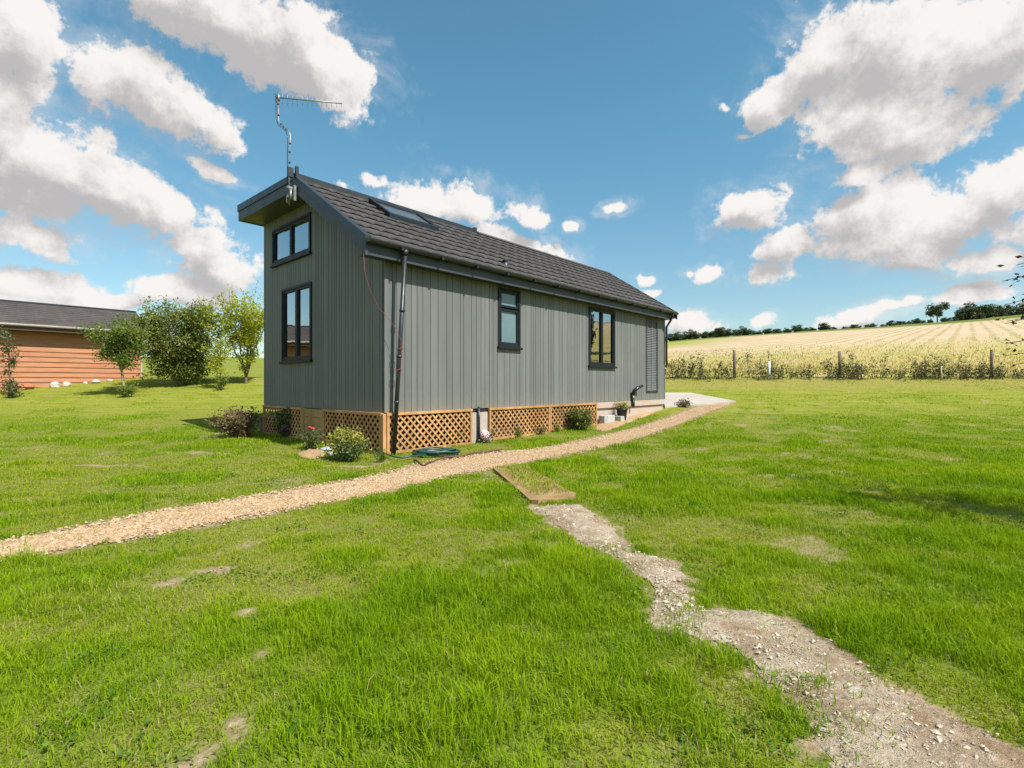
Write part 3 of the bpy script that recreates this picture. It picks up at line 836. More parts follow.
# garden trees to the left
place_tree('slender_tree', 'slender dark-leaved young tree at far left in front of orange timber lodge', 'tree', *px_at(8, 17.7), LM['slender'], M['bark'], .075,
           seed=3, stems=1, H_=2.75, W_=1.0, base_h=.9, spread=.1, r0=.03, branches=22, twig=2, density=22, leaf_sd=.06)
place_tree('young_tree', 'small round-headed young tree on thin pale trunk, standing in front of lodge wall', 'tree', *px_at(125, 17.9), LM['mid'], M['pale_bark'], .085,
           seed=5, stems=5, H_=2.75, W_=1.45, base_h=1.0, spread=.5, r0=.04, branches=13, twig=5, density=24, leaf_sd=.085, trunk_h=.85, top_shoots=6)
place_tree('bushy_tree', 'broad bushy dark green multi-stemmed tree, biggest of garden trees beside orange lodge', 'tree', *px_at(180, 20.0), LM['dark'], M['bark'], .105,
           seed=8, stems=9, H_=3.3, W_=2.5, base_h=.25, spread=.38, r0=.055, branches=18, twig=6, density=23, leaf_sd=.11, top_shoots=34)
place_tree('thin_tree', 'thin small light green tree between broad bushy tree and bright lime tree', 'tree', *px_at(219, 19.4), LM['lime'], M['bark'], .085,
           seed=11, stems=2, H_=2.35, W_=1.1, base_h=.7, spread=.12, r0=.03, branches=15, twig=3, density=18, leaf_sd=.08)
place_tree('vase_tree', 'bright yellow-green tree with vase of bare stems, just left of grey cabin', 'tree', *px_at(246, 20.6), LM['lime'], M['bark'], .1,
           seed=14, stems=6, H_=3.75, W_=2.0, base_h=1.5, spread=.45, r0=.05, branches=15, twig=6, density=22, leaf_sd=.11, trunk_h=.25, top_shoots=14)
for (px, d, w, n_, nm, lab) in ((12, 17.3, .5, 3, 'low_shrub', 'low dark leafy growth at foot of slender tree'), (127, 17.5, .55, 4, 'low_shrub', 'low loose growth at foot of small round-headed tree'), (221, 19.0, .5, 3, 'low_shrub', 'low pale growth at foot of thin light green tree')):
    place_tree(nm, lab, 'shrub', *px_at(px, d), LM['mid'] if px > 100 else LM['slender'], M['stem_green'], .07, seed=int(px), stems=5, H_=w, W_=w, base_h=.05, spread=.6, r0=.01, branches=5, twig=2, density=9, leaf_sd=.05, leafname='foliage', woodname='stem')

# tree just outside the right edge whose branch tips hang into view
tx, ty = 5.35, 3.15
t_root = place_tree('overhanging_tree', 'near tree with dark bronze leaves whose branch tips hang into right edge of view', 'tree', tx, ty, LM['copper'], M['bark'], .06,
           seed=21, stems=5, H_=3.3, W_=2.2, base_h=1.2, spread=.35, r0=.06, branches=10, twig=4, density=16, leaf_sd=.08, trunk_h=.9)
mb = MB(); LP = []; LD = []; rr = random.Random(4)
for (sz, ex, ey, ez) in ((1.5, 4.07, 4.15, 1.58), (1.75, 4.03, 4.1, 1.72), (1.3, 4.1, 4.2, 1.4), (1.2, 4.14, 4.2, 1.3), (1.15, 4.12, 4.15, 1.22), (2.0, 4.05, 4.05, 2.02), (1.9, 4.0, 4.1, 1.9), (1.65, 3.86, 4.15, 1.62), (1.6, 3.98, 4.1, 1.55)):
    a = Vector((tx + rr.uniform(-.2, 0), ty + rr.uniform(0, .2), sz)); b = Vector((ex, ey, ez))
    line = [a.lerp(b, t) + Vector((rr.gauss(0, .015), rr.gauss(0, .015), .12 * math.sin(t * 3.0))) for t in np.linspace(0, 1, 9)]
    mb.tube(line, [.011 - .0011 * k for k in range(9)], 5)
    for k in range(80):
        t = rr.uniform(.25, 1) * 8; i = min(int(t), 7); p = line[i].lerp(line[i + 1], t - i)
        LP.append(p + Vector((rr.gauss(0, .025), rr.gauss(0, .025), rr.gauss(0, .028)))); LD.append((b - a).normalized())
mb.build('branch', M['bark'], t_root)
leaf_mesh('foliage', np.array([tuple(p) for p in LP]), .041, LM['copper'], t_root, rng.random(len(LP)), np.array([tuple(p) for p in LD]) * .9, .5)

# shrubs and small plants by the cabin
def shrub(name, label, px, py, H_, W_, mat, lsize, seed, stems=8, branches=6, density=10, flowers=None, wood='stem_green', group=None, at=None):
    x, y = at if at else ground_at(px, py)
    r = place_tree(name, label, 'shrub' if H_ > .3 else 'plant', x, y, LM[mat], M[wood], lsize, seed=seed, stems=stems, H_=H_, W_=W_, base_h=.04, spread=W_ / H_ * .55, r0=.008, branches=branches, twig=2, density=density, leaf_sd=.028 + W_ * .02, leafname='foliage', woodname='stem', group=group)
    if flowers:
        fm, pts = flowers
        f = MB()
        for (dx, dy, dz) in pts:
            for q in range(6):
                a = q * 1.05; f.rock((x + dx + .02 * math.cos(a), y + dy + .012 * math.sin(a), thf(x, y) + dz + .016 * math.sin(a * 1.7)), .015, seed + q, .9, 1)
        f.build('flower', M[fm], r)
    return r
shrub('purple_shrub', 'rounded purple-bronze shrub at left end of gable wall', 240, 437, .5, .68, 'purple', .055, 31, 16, 9, 13)
shrub('flowering_shrub', 'dark green shrub with purple blooms against left trellis of gable', 286, 437, .58, .46, 'shade', .05, 32, 8, 7, 12, ('purple_flower', [(.05, -.15, .22), (.1, -.14, .18), (-.02, -.16, .17)]))
shrub('rose_bush', 'small grey-green bush with one red bloom before plain timber boards', 312, 449, .33, .36, 'shade', .04, 33, 7, 5, 9, ('red_flower', [(-.03, -.02, .36), (0.02, -.03, .34)]))
shrub('variegated_shrub', 'yellow and green variegated shrub in front of gable trellis near corner', 347, 459, .37, .5, 'gold', .05, 34, 14, 8, 11)
shrub('dark_shrub', 'low dark green plant spreading below yellow variegated shrub', 352, 461.5, .22, .36, 'shade', .05, 35, 8, 5, 9)
shrub('corner_plant', 'tiny dark green plant near foot of near downpipe', 380, 462, .16, .16, 'mid', .04, 36, 5, 4, 6)
shrub('golden_shrub', 'bushy yellow-green shrub against last trellis panel of long wall', 580, 429.5, .4, .5, 'olive', .055, 37, 14, 8, 11)
for q, (px, py, hh_, lab) in enumerate(((456, 444.5, .26, 'small green seedling at right end of nearest long-wall trellis, behind hose'), (489, 442.5, .18, 'small green seedling in front of pale pier gap beside crumpled bag'), (518, 437, .19, 'small dark seedling under middle of second long-wall trellis'),
        (541, 434, .17, 'small dark seedling under timber joint of second and third trellis panels'), (557, 431.5, .16, 'small seedling just left of bushy yellow-green shrub'))):
    shrub('seedling', lab, px, py, hh_, hh_ * .8, 'mid' if q % 2 == 0 else 'weed', .035, 40 + q, 5, 4, 6, group='seedlings along the long wall')
shrub('bronze_plant', 'low red-brown plant at grass tip beside pale patio', 684, 406.5, .11, .4, 'purple', .05, 48, 9, 5, 7)

# ------------------------------------------------------------------ the cabin
cabin = empty('park_cabin', H(0, 0, 0), 'dark grey-green timber cabin with tiled roof and raised flat-roofed loft end', 'cabin')
FLOOR = .636
SL = .652
def z_under(v): return 2.985 + SL * (v + .2)
def z_tile(v): return 3.195 + SL * (v + .2)
RV = 2.06                                   # ridge line
UE, UC = 9.62, 3.84                         # far end of the walls; end of the loft box
W = 4.50

def siding(mapf, length, zb, top, wins, breaks, seed, skip=()):
    """vertical boards of uneven width with narrow grooves. mapf(t, d, z): along the wall, depth outwards, height"""
    r2 = random.Random(seed); mb = MB(); tints = []
    cuts = []; t = 0; first = True
    widths = [.075, .125, .16, .1, .19, .115]
    grooves = []
    while t < length:
        w = r2.choice(widths); 
        if t + w > length - .06: w = length - t + .01
        t += w
        if t < length: grooves.append((t - .0045, t + .0045))
    edges = sorted(set([0, length] + [e for g in grooves for e in g] + [w for q in wins for w in q[:2]] + list(breaks)))
    board_t = r2.random()
    for a, b in zip(edges[:-1], edges[1:]):
        if b - a < 1e-5: continue
        c = (a + b) / 2; isg = any(g0 < c < g1 for g0, g1 in grooves)
        if isg: board_t = r2.random()
        d = -.014 if isg else 0
        spans = [(zb, None)]
        for (w0, w1, z0, z1) in sorted(wins, key=lambda q: q[2]):
            if w0 < c < w1:
                last = spans.pop(); spans += [(last[0], z0), (z1, last[1])]
        for z0, z1 in spans:
            za, zbb = (top(a + 1e-6), top(b - 1e-6)) if z1 is None else (z1, z1)
            k = len(mb.v)
            mb.hexa([mapf(a, d, z0), mapf(b, d, z0), mapf(b, -.06, z0), mapf(a, -.06, z0), mapf(a, d, za), mapf(b, d, zbb), mapf(b, -.06, zbb), mapf(a, -.06, za)])
            tints += [board_t ** 2] * (len(mb.v) - k)
    return mb, tints
def wall(mb_t, name='wall'):
    mb, t = mb_t; o = mb.build(name, M['side'], cabin)
    a = o.data.attributes.new('tint', 'FLOAT', 'POINT'); a.data.foreach_set('value', np.array(t, np.float32))
    bpy_fix_normals(o); return o
def bpy_fix_normals(o):
    import bmesh
    bm = bmesh.new(); bm.from_mesh(o.data); bmesh.ops.recalc_face_normals(bm, faces=bm.faces[:]); bm.to_mesh(o.data); bm.free()

GW = [(2.36, 4.04, 3.52, 4.25), (2.33, 3.585, 1.53, 2.97)]            # gable windows (v0, v1, z0, z1)
SW = [(2.52, 3.14, 1.80, 2.92), (5.59, 6.76, 1.52, 2.91), (8.44, 9.13, .83, 2.9)]
g_map = lambda t, d, z: H(-d, t, z)
s_map = lambda t, d, z: H(t, -d, z)
g_top = lambda v: z_under(v) if v < RV else 4.50
wall(siding(g_map, W, FLOOR, g_top, GW, [RV], 1))
# the long wall: a plain corner board first, then the boards
wall(siding(s_map, UE, FLOOR, lambda u: 2.99, SW, [], 2))
mbx = MB(); mbx.hbox(.0, .075, -.016, -.001, FLOOR, 2.985); mbx.build('corner_board', M['side'], cabin)
l_map = lambda t, d, z: H(t, W + d, z)
wall(siding(l_map, UE, FLOOR, lambda u: 4.5 if u < UC else 2.99, [], [UC], 3))
def back_top(v): return z_under(v) if v < RV else z_under(RV) - SL * (v - RV) * .98
wall(siding(lambda t, d, z: H(UE + d, t, z), W, FLOOR, back_top, [], [RV], 4))
mb = MB(); mb.hbox(.06, UE - .06, .06, W - .06, FLOOR - .02, FLOOR + .04); mb.hbox(4.3, 4.4, .07, W - .07, FLOOR + .04, 2.9); mb.build('floor_deck', M['inner'], cabin)
mb = MB(); mb.hbox(UC - .06, UC, RV, W, 3.0, 4.5); mb.build('loft_back_wall', M['side'], cabin)

# roof: tiled main slope with wavy courses
def tiled(u0, u1, va, vb, zf, name, n_course, parent, sgn=1):
    nu = int((u1 - u0) / .033); us = np.linspace(u0, u1, nu + 1)
    rows = []
    for c in range(n_course):
        t0, t1 = c / n_course, (c + 1) / n_course
        for tt, hgt in ((t0 + .009, .0), (t0 + .009, .018), (t0, .02), (t0, .045), (t0 + .0015, .047), (t0 + .3 / n_course, .03), (t0 + .7 / n_course, .012), (t1 - .002, .002)):
            rows.append((tt, hgt, c))
    V = []
    for tt, hg, c in rows:
        v = va + (vb - va) * tt
        ph = (us - u0) / .29 * 2 * np.pi
        wv = .005 * np.sin(ph) + .003 * np.sin(2 * ph + .9)
        jit = .012 * np.sin(ph * .5 + c * 1.7)
        front = (-.007 * np.sin(ph) - .004 * np.sin(2 * ph + .5)) if hg > .04 or hg == .02 else 0 * us
        wv = wv * (1.8 if hg > .04 else 1)
        vv = v + (front * sgn)
        P = [H(float(u), float(v2), float(zf(v) + hg + w2)) for u, v2, w2 in zip(us, np.broadcast_to(vv, us.shape), wv)]
        V += [tuple(p) for p in P]
    n = nu + 1; m = len(rows)
    i, j = np.meshgrid(np.arange(m - 1), np.arange(nu), indexing='ij')
    q = np.stack([i * n + j, i * n + j + 1, (i + 1) * n + j + 1, (i + 1) * n + j], -1).reshape(-1, 4)
    o = np_mesh(name, np.array(V), [q], M['tile'], parent, smooth=False)
    if sum(p.normal.z for p in o.data.polygons) < 0: o.data.flip_normals()
    return o
UN, UF = -.45, 9.88
roof = tiled(UN + .05, UF, -.27, RV + .02, z_tile, 'roof', 9, cabin)
tiled(UC + .02, UF, W + .25, RV + .02, lambda v: z_tile(RV) - SL * (v - RV) * .98, 'roof', 10, cabin, -1)
mb = MB()                                    # boarding under the tiles (soffit side shows at the overhangs)
def slope_slab(mb, u0, u1, v0, v1, f0, f1):
    mb.hexa([H(u0, v0, f0(v0)), H(u1, v0, f0(v0)), H(u1, v1, f0(v1)), H(u0, v1, f0(v1)), H(u0, v0, f1(v0)), H(u1, v0, f1(v0)), H(u1, v1, f1(v1)), H(u0, v1, f1(v1))])
slope_slab(mb, UN + .03, UF - .02, -.18, RV, z_under, lambda v: z_tile(v) - .012)
slope_slab(mb, UC + .01, UF - .02, RV + .003, W + .2, lambda v: z_under(RV) - SL * .98 * (v - RV), lambda v: z_tile(RV) - .012 - SL * .98 * (v - RV))
mb.build('soffit', M['trim'], cabin)
# verge boards at the near gable: a tall barge board with a darker dry-verge strip above
mb = MB(); slope_slab(mb, UN - .015, UN + .028, -.235, RV - .003, lambda v: z_under(v) - .03, lambda v: z_under(v) + .135); mb.build('barge_board', M['trim'], cabin)
mb = MB(); slope_slab(mb, UN - .03, UN + .075, -.26, RV - .003, lambda v: z_under(v) + .139, lambda v: z_tile(v) + .055); mb.build('verge_strip', M['gutter'], cabin)
mb = MB(); slope_slab(mb, UF - .018, UF + .03, -.25, RV, lambda v: z_under(v) + .03, lambda v: z_tile(v) + .04); mb.build('barge_board', M['gutter'], cabin)
# flat-roofed loft box
mb = MB()
tz = lambda v: 4.735 + .022 * (v - 2)
slope_slab(mb, UN + .03, UC, RV, W - .001, lambda v: 4.49, lambda v: tz(v) - .02)
mb.build('loft_roof', M['gutter'], cabin)
mb = MB(); slope_slab(mb, UN + .03, UC, W + .002, W + .06, lambda v: 4.485, lambda v: 4.52); mb.build('soffit', M['lit_soffit'], cabin)  # side overhang stays pale, the soffit colour as it looks when lit
mb = MB(); slope_slab(mb, UN + .03, -.003, RV + .1, W, lambda v: 4.462, lambda v: 4.486); mb.build('soffit', M['trim'], cabin)  # front soffit darkened: shade under the overhang put into its colour
mb = MB(); slope_slab(mb, UN - .017, UN + .027, RV, W + .07, lambda v: 4.44 + .01 * (v - 2), lambda v: 4.615 + .015 * (v - 2)); slope_slab(mb, UN - .017, UC + .02, W + .072, W + .11, lambda v: 4.463, lambda v: 4.655); mb.build('barge_board', M['trim'], cabin)
mb = MB(); slope_slab(mb, UN - .034, UN + .05, RV - .04, W + .13, lambda v: 4.619 + .015 * (v - 2), tz); slope_slab(mb, UN + .052, UC + .03, W + .09, W + .13, lambda v: 4.66, tz)
slope_slab(mb, UN + .052, UC + .03, RV - .045, RV + .06, lambda v: 4.64, lambda v: tz(2) + .012); slope_slab(mb, UC - .02, UC + .05, RV - .05, RV + .08, lambda v: 4.6, lambda v: tz(2) + .05)
mb.build('roof_edge_trim', M['gutter'], cabin)
mb = MB(); 
for q in range(int((UF - UC) / .4) + 1):
    u0 = UC + .06 + q * .4; u1 = min(u0 + .395, UF)
    if u1 - u0 < .05: continue
    zr = z_tile(RV) + .045
    mb.hexa([H(u0, RV - .11, zr - .07), H(u1, RV - .11, zr - .07), H(u1, RV + .11, zr - .07), H(u0, RV + .11, zr - .07), H(u0, RV - .03, zr), H(u1, RV - .03, zr), H(u1, RV + .03, zr), H(u0, RV + .03, zr)])
mb.build('ridge_tiles', M['tile'], cabin)
# eaves: fascia, soffit strip, gutter with brackets
mb = MB(); mb.hbox(UN - .013, UF - .24, -.215, -.19, 2.945, 3.125); mb.build('fascia', M['trim'], cabin)
mb = MB(); mb.hbox(UN + .03, UF - .25, -.188, -.004, 2.955, 2.977); mb.build('eaves_soffit', M['gutter'], cabin)
mb = MB()
gu_pts = []
ns = 10; prof = [(math.cos(a), math.sin(a)) for a in np.linspace(math.pi, 2 * math.pi, ns)]
def gut(r, flip):
    b = len(mb.v)
    for u in np.linspace(UN - .02, UF - .1, 24):
        for c, s in prof: mb.v.append(tuple(H(float(u), -.285 + c * r, 3.16 + s * r)))
    for i in range(23):
        for j in range(ns - 1):
            f = (b + i * ns + j, b + i * ns + j + 1, b + (i + 1) * ns + j + 1, b + (i + 1) * ns + j); mb.f.append(f if not flip else f[::-1]); mb.smooth.append(True)
gut(.058, False); gut(.052, True)
for u in (UN - .02, UF - .1): mb.hbox(u - .004, u + .004, -.343, -.227, 3.105, 3.165)
mb.build('gutter', M['gutter'], cabin)
for u in np.arange(0.1, UF - .2, .78):
    mb = MB(); mb.hbox(u - .02, u + .02, -.35, -.216, 3.085, 3.125); mb.build('gutter_bracket', M['gutter_bracket'], cabin)
def dp(pts, r=.034):
    mb = MB(); mb.tube(pts, r, 12); return mb
m_ = dp([H(.19, -.285, 3.13), H(.115, -.09, .0)])
for u, v, z in ((.1677, -.227, 2.2), (.151, -.1835, 1.5), (.134, -.1398, .8)): m_.tube([H(u, v, z - .02), H(u, v, z + .02)], .041, 12)
m_.tube([H(.188, -.279, 3.04), H(.19, -.285, 3.12)], .045, 12)
m_.build('downpipe', M['gutter'], cabin)
m_ = dp([H(9.5, -.285, 3.12), H(9.5, -.285, 3.03), H(9.53, -.2, 2.9), H(9.585, -.06, 2.75), H(9.585, -.06, 1.75), H(9.66, -.04, 1.66), H(9.72, .02, 1.6)], .032); m_.build('downpipe', M['gutter'], cabin)

# windows
def window(mapf, t0, t1, z0, z1, panes, inner, kind):
    """panes: list of (t0,t1,z0,z1) openings; frame built of bars; inner: None or (material, depth)"""
    fr = MB(); e = .002
    def bx(mb, a, b, c, d, d0, d1): mb.hexa([mapf(a, d1, c), mapf(b, d1, c), mapf(b, d0, c), mapf(a, d0, c), mapf(a, d1, d), mapf(b, d1, d), mapf(b, d0, d), mapf(a, d0, d)])
    w = .045
    bx(fr, t0, t0 + w, z0, z1, -.055, .028); bx(fr, t1 - w, t1, z0, z1, -.055, .028)
    bx(fr, t0 + w, t1 - w, z1 - w, z1, -.055, .027); bx(fr, t0 + w, t1 - w, z0, z0 + w, -.055, .027)
    f = fr.build('window', M['frame'], cabin); bpy_fix_normals(f)
    sl = MB(); bx(sl, t0 - .03, t1 + .03, z0 - .045, z0 - .003, .002, .06); s = sl.build('sill', M['frame'], f); bpy_fix_normals(s)
    for (a, b, c, d) in panes:
        sm = MB(); q = .04
        bx(sm, a, a + q, c, d, -.05, .012); bx(sm, b - q, b, c, d, -.05, .012); bx(sm, a + q, b - q, d - q, d, -.05, .011); bx(sm, a + q, b - q, c, c + q, -.05, .011)
        so = sm.build('frame', M['frame'], f); bpy_fix_normals(so)
        pm = MB(); bx(pm, a + q, b - q, c + q, d - q, -.03, -.024); po = pm.build('pane', M['glass'], f); bpy_fix_normals(po)
    if inner:
        im = MB(); bx(im, t0 - .05, t1 + .05, z0 - .05, z1 + .02, -inner[1] - .02, -inner[1]); io = im.build(kind, M[inner[0]], f); bpy_fix_normals(io)
    return f
def two(t0, t1, z0, z1, w=.045, g=.03):
    m = (t0 + t1) / 2; return [(t0 + w, m - g / 2, z0 + w, z1 - w), (m + g / 2, t1 - w, z0 + w, z1 - w)]
def two_full(q):
    return [(q[0] + .046, (q[0] + q[1]) / 2 - .001, q[2] + .046, q[3] - .046), ((q[0] + q[1]) / 2 + .001, q[1] - .046, q[2] + .046, q[3] - .046)]
window(g_map, *GW[0], two_full(GW[0]), ('blind', .1), 'blind')
f_ = window(g_map, *GW[1], two_full(GW[1]), None, None)
cm = MB()
for (v0, v1) in ((2.38, 2.62), (3.3, 3.55)):
    vs = []
    for i in range(13):
        v = v0 + (v1 - v0) * i / 12; d = .14 + .025 * math.sin(i * 1.9)
        vs += [H(d, v, 1.45), H(d, v, 3.0)]
    cm.add(vs, [(2 * i, 2 * i + 2, 2 * i + 3, 2 * i + 1) for i in range(12)], True)
cm.build('curtain', M['curtain'], f_)
q = SW[0]; zt = 2.55
f_ = window(s_map, *q, [(q[0] + .046, q[1] - .046, q[2] + .046, zt - .02), (q[0] + .046, q[1] - .046, zt + .01, q[3] - .046)], None, None)
for ch in [c for c in COL.objects if c.parent == f_ and c.name.startswith('pane')]: ch.data.materials[0] = M['frost']
window(s_map, *SW[1], two_full(SW[1]), None, None)
# slatted vent door near the far end
q = SW[2]; lo = MB()
def sb(mb, a, b, c, d, d0, d1): mb.hexa([s_map(a, d1, c), s_map(b, d1, c), s_map(b, d0, c), s_map(a, d0, c), s_map(a, d1, d), s_map(b, d1, d), s_map(b, d0, d), s_map(a, d0, d)])
sb(lo, q[0], q[0] + .05, q[2], q[3], -.05, .012); sb(lo, q[1] - .05, q[1], q[2], q[3], -.05, .012); sb(lo, q[0] + .05, q[1] - .05, q[2], q[2] + .06, -.05, .011); sb(lo, q[0] + .05, q[1] - .05, q[3] - .06, q[3], -.05, .011)
fo = lo.build('vent_door', M['gutter'], cabin); bpy_fix_normals(fo)
sl = MB(); z = q[2] + .07
while z < q[3] - .07:
    a, b = q[0] + .052, q[1] - .052
    sl.hexa([s_map(a, .004, z), s_map(b, .004, z), s_map(b, -.03, z + .028), s_map(a, -.03, z + .028), s_map(a, .004, z + .008), s_map(b, .004, z + .008), s_map(b, -.03, z + .036), s_map(a, -.03, z + .036)]); z += .048
sb(sl, q[0] + .052, q[1] - .052, q[2] + .06, q[3] - .06, -.045, -.035); sb(sl, (q[0] + q[1]) / 2 - .01, (q[0] + q[1]) / 2 + .01, q[2] + .061, q[3] - .061, -.03, .009)
so = sl.build('slats', simple('grey slats', (.2, .21, .215), .5), fo); bpy_fix_normals(so)

# skylight on the tiled slope
def roofbox(mb, u0, u1, v0, v1, a, b): slope_slab(mb, u0, u1, v0, v1, lambda v: z_tile(v) + a, lambda v: z_tile(v) + b)
mb = MB(); u0, u1, v0, v1 = .86, 2.0, 1.12, 1.82
roofbox(mb, u0, u0 + .075, v0, v1, -.02, .115); roofbox(mb, u1 - .075, u1, v0, v1, -.02, .115); roofbox(mb, u0 + .075, u1 - .075, v0, v0 + .075, -.02, .113); roofbox(mb, u0 + .075, u1 - .075, v1 - .075, v1, -.02, .113)
sk = mb.build('skylight', M['frame'], cabin)
mb = MB(); roofbox(mb, u0 + .075, u1 - .075, v0 + .075, v1 - .075, .07, .08); mb.build('pane', M['skylight_glass'], sk)
mb = MB(); roofbox(mb, u0 + .03, u1 - .03, v0 + .03, v1 - .03, .03, .045); mb.build('blind', M['inner'], sk)
mb = MB(); c = H(2.91, .18, z_tile(.18)); mb.lathe([(.08, -.03), (.075, .025), (.045, .04), (.045, .07), (.065, .072), (.06, .09), (0, .095)], c, 14); mb.build('roof_vent', M['gutter'], cabin)

# below the floor: backing painted dark as the void's shade, far plinth, pale pier
mb = MB()
def base_box(mb, u0, u1, v0, v1, z1, n=1):
    for k in range(n):
        a = u0 + (u1 - u0) * k / n; b = u0 + (u1 - u0) * (k + 1) / n
        mb.hbox(a, b, v0, v1, min(h_ground(a, v0), h_ground(b, v0)) - .1, z1)
base_box(mb, .25, 5.8, .25, .3, FLOOR - .01, 4); base_box(mb, .25, .3, .301, W - .2, FLOOR - .01, 1); base_box(mb, .3, 9.5, W - .12, W - .05, FLOOR - .01, 6); mb.build('shade_backing', M['dark_void'], cabin)  # dark sheets behind the lattice, standing in for the shaded void
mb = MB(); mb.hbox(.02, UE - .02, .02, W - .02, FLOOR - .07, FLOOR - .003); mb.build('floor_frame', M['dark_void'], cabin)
mb = MB(); base_box(mb, 5.93, 9.55, .05, .25, FLOOR - .072, 6); mb.hbox(5.93, 9.56, .0, .05, FLOOR - .145, FLOOR - .004); base_box(mb, 9.4, 9.6, .252, W - .1, FLOOR - .072, 2); mb.build('plinth', M['plinth'], cabin)
mb = MB(); base_box(mb, 1.806, 2.234, -.004, .2, FLOOR - .073); mb.build('pier', M['render_pier'], cabin)
mb = MB(); mb.tube([H(1.97, -.045, 1.05 * FLOOR), H(1.97, -.045, .3), H(1.965, -.045, h_ground(1.97, 0) - .02)], .024, 10); mb.tube([H(1.965, -.045, .08), H(1.965, -.045, h_ground(1.97, 0))], .042, 10); mb.build('waste_pipe', M['black_plastic'], cabin)

# ------------------------------------------------------------------ trellis panels (each a thing)
def trellis(mapf, t0, t1, zb, zt, label, posts=(True, True)):
    c = mapf((t0 + t1) / 2, .03, 0)
    root = empty('trellis_panel', (c.x, c.y, zb), label, 'trellis', 'timber trellis panels under the cabin')
    fr = MB(); w = .045
    def bx(mb, a, b, c_, d, d0, d1): mb.hexa([mapf(a, d1, c_), mapf(b, d1, c_), mapf(b, d0, c_), mapf(a, d0, c_), mapf(a, d1, d), mapf(b, d1, d), mapf(b, d0, d), mapf(a, d0, d)])
    bx(fr, t0, t0 + w, zb, zt - .03, .012, .055); bx(fr, t1 - w, t1, zb, zt - .03, .012, .055); bx(fr, t0 - .004, t1 + .004, zt - .03, zt + .012, .006, .062); bx(fr, t0 + w, t1 - w, zb + .002, zb + w, .013, .054)
    f = fr.build('frame', M['pine'], root); bpy_fix_normals(f)
    la = MB(); a, b, c_, d = t0 + w * .6, t1 - w * .6, zb + w * .6, zt - .02
    hgt = d - c_; step = .128
    for sgn, dep in ((1, .03), (-1, .038)):
        s = a - hgt
        while s < b + (hgt if sgn < 0 else 0):
            # diagonal from (s, c_) to (s+hgt, d), or mirrored
            p0, p1 = (s, s + hgt)
            x0, x1 = max(p0, a), min(p1, b)
            if x1 - x0 > .02:
                za, zbb = c_ + (x0 - s), c_ + (x1 - s)
                if sgn < 0: za, zbb = d - (x0 - s), d - (x1 - s)
                n = mapf(0, 1, 0) - mapf(0, 0, 0)
                la.bar(mapf(x0, dep, za), mapf(x1, dep, zbb), .031, .0075, n)
            s += step
    l = la.build('lattice', M['pine'], root); bpy_fix_normals(l)
    return root
zt = FLOOR - .012
gz = lambda v: h_ground(0, v) + .005
trellis(g_map, 2.62, 4.42, h_ground(-.05, 3.6), zt, 'timber trellis panel under left end of gable wall, behind flowering shrub')
trellis(g_map, .0, 1.83, h_ground(-.05, 1), zt, 'timber trellis panel under right end of gable wall, behind variegated shrub')
trellis(s_map, .02, 1.80, h_ground(.9, -.05), zt, 'nearest trellis panel of long wall, behind green hose coil')
trellis(s_map, 2.24, 4.06, h_ground(3.1, -.05), zt, 'middle trellis panel of long wall, right of pale pier')
trellis(s_map, 4.068, 5.88, h_ground(5, -.05), zt, 'far trellis panel of long wall, behind bushy yellow-green shrub')
mb = MB()
for k in range(4):
    z0 = h_ground(0, 2.2) + k * .152
    mb.hexa([g_map(1.842, .045, z0), g_map(2.608, .045, z0), g_map(2.608, .02, z0), g_map(1.842, .02, z0), g_map(1.842, .045, z0 + .147), g_map(2.608, .045, z0 + .147), g_map(2.608, .02, z0 + .147), g_map(1.842, .02, z0 + .147)])
for v in (1.86, 2.3, 2.58): mb.hexa([g_map(v - .03, .06, .005), g_map(v + .03, .06, .005), g_map(v + .03, .046, .005), g_map(v - .03, .046, .005), g_map(v - .03, .06, .6), g_map(v + .03, .06, .6), g_map(v + .03, .046, .6), g_map(v - .03, .046, .6)])
o = mb.build('boarded_screen', M['pine_panel'], None, .004); bpy_fix_normals(o); tag(o, 'solid panel of plain timber boards between the two gable trellises', 'panel')
mb = MB(); mb.hbox(-.055, .005, -.058, -.002, h_ground(0, 0) - .05, zt - .002); o = mb.build('corner_post', M['pine'], None, .004); bpy_fix_normals(o); tag(o, 'square pine post under near corner of cabin between two trellises', 'post')

# ------------------------------------------------------------------ TV aerial on the gable
ae = empty('tv_aerial', H(-.52, 2.0, 4.2), 'long thin tv aerial on cranked pole above gable peak', 'aerial')
pole = MB(); pole.tube([H(-.56, 2.01, 4.15), H(-.56, 2.01, 4.75), H(-.56, 2.0, 5.06), H(-.56, 1.97, 5.33), H(-.56, 2.02, 5.42), H(-.56, 2.38, 5.68), H(-.56, 2.44, 5.76), H(-.56, 2.46, 6.2)], .011, 10); pole.build('pole', M['metal'], ae)
cb = MB()
for (v, z) in ((2.0, 4.88), (2.0, 5.06), (1.985, 5.2), (2.12, 5.49), (2.23, 5.57), (2.33, 5.65), (2.445, 5.85), (2.455, 6.05)):
    cb.tube([H(-.56, v, z - .012), H(-.56, v, z + .012)], .018, 8)
line = [H(-.585, 2.03, 4.5), H(-.585, 2.03, 5.0), H(-.59, 2.0, 5.3), H(-.59, 2.06, 5.42), H(-.59, 2.4, 5.66), H(-.585, 2.48, 5.8), H(-.585, 2.49, 6.15)]
cb.tube(line, .006, 6); cb.build('cable', M['black_plastic'], ae)
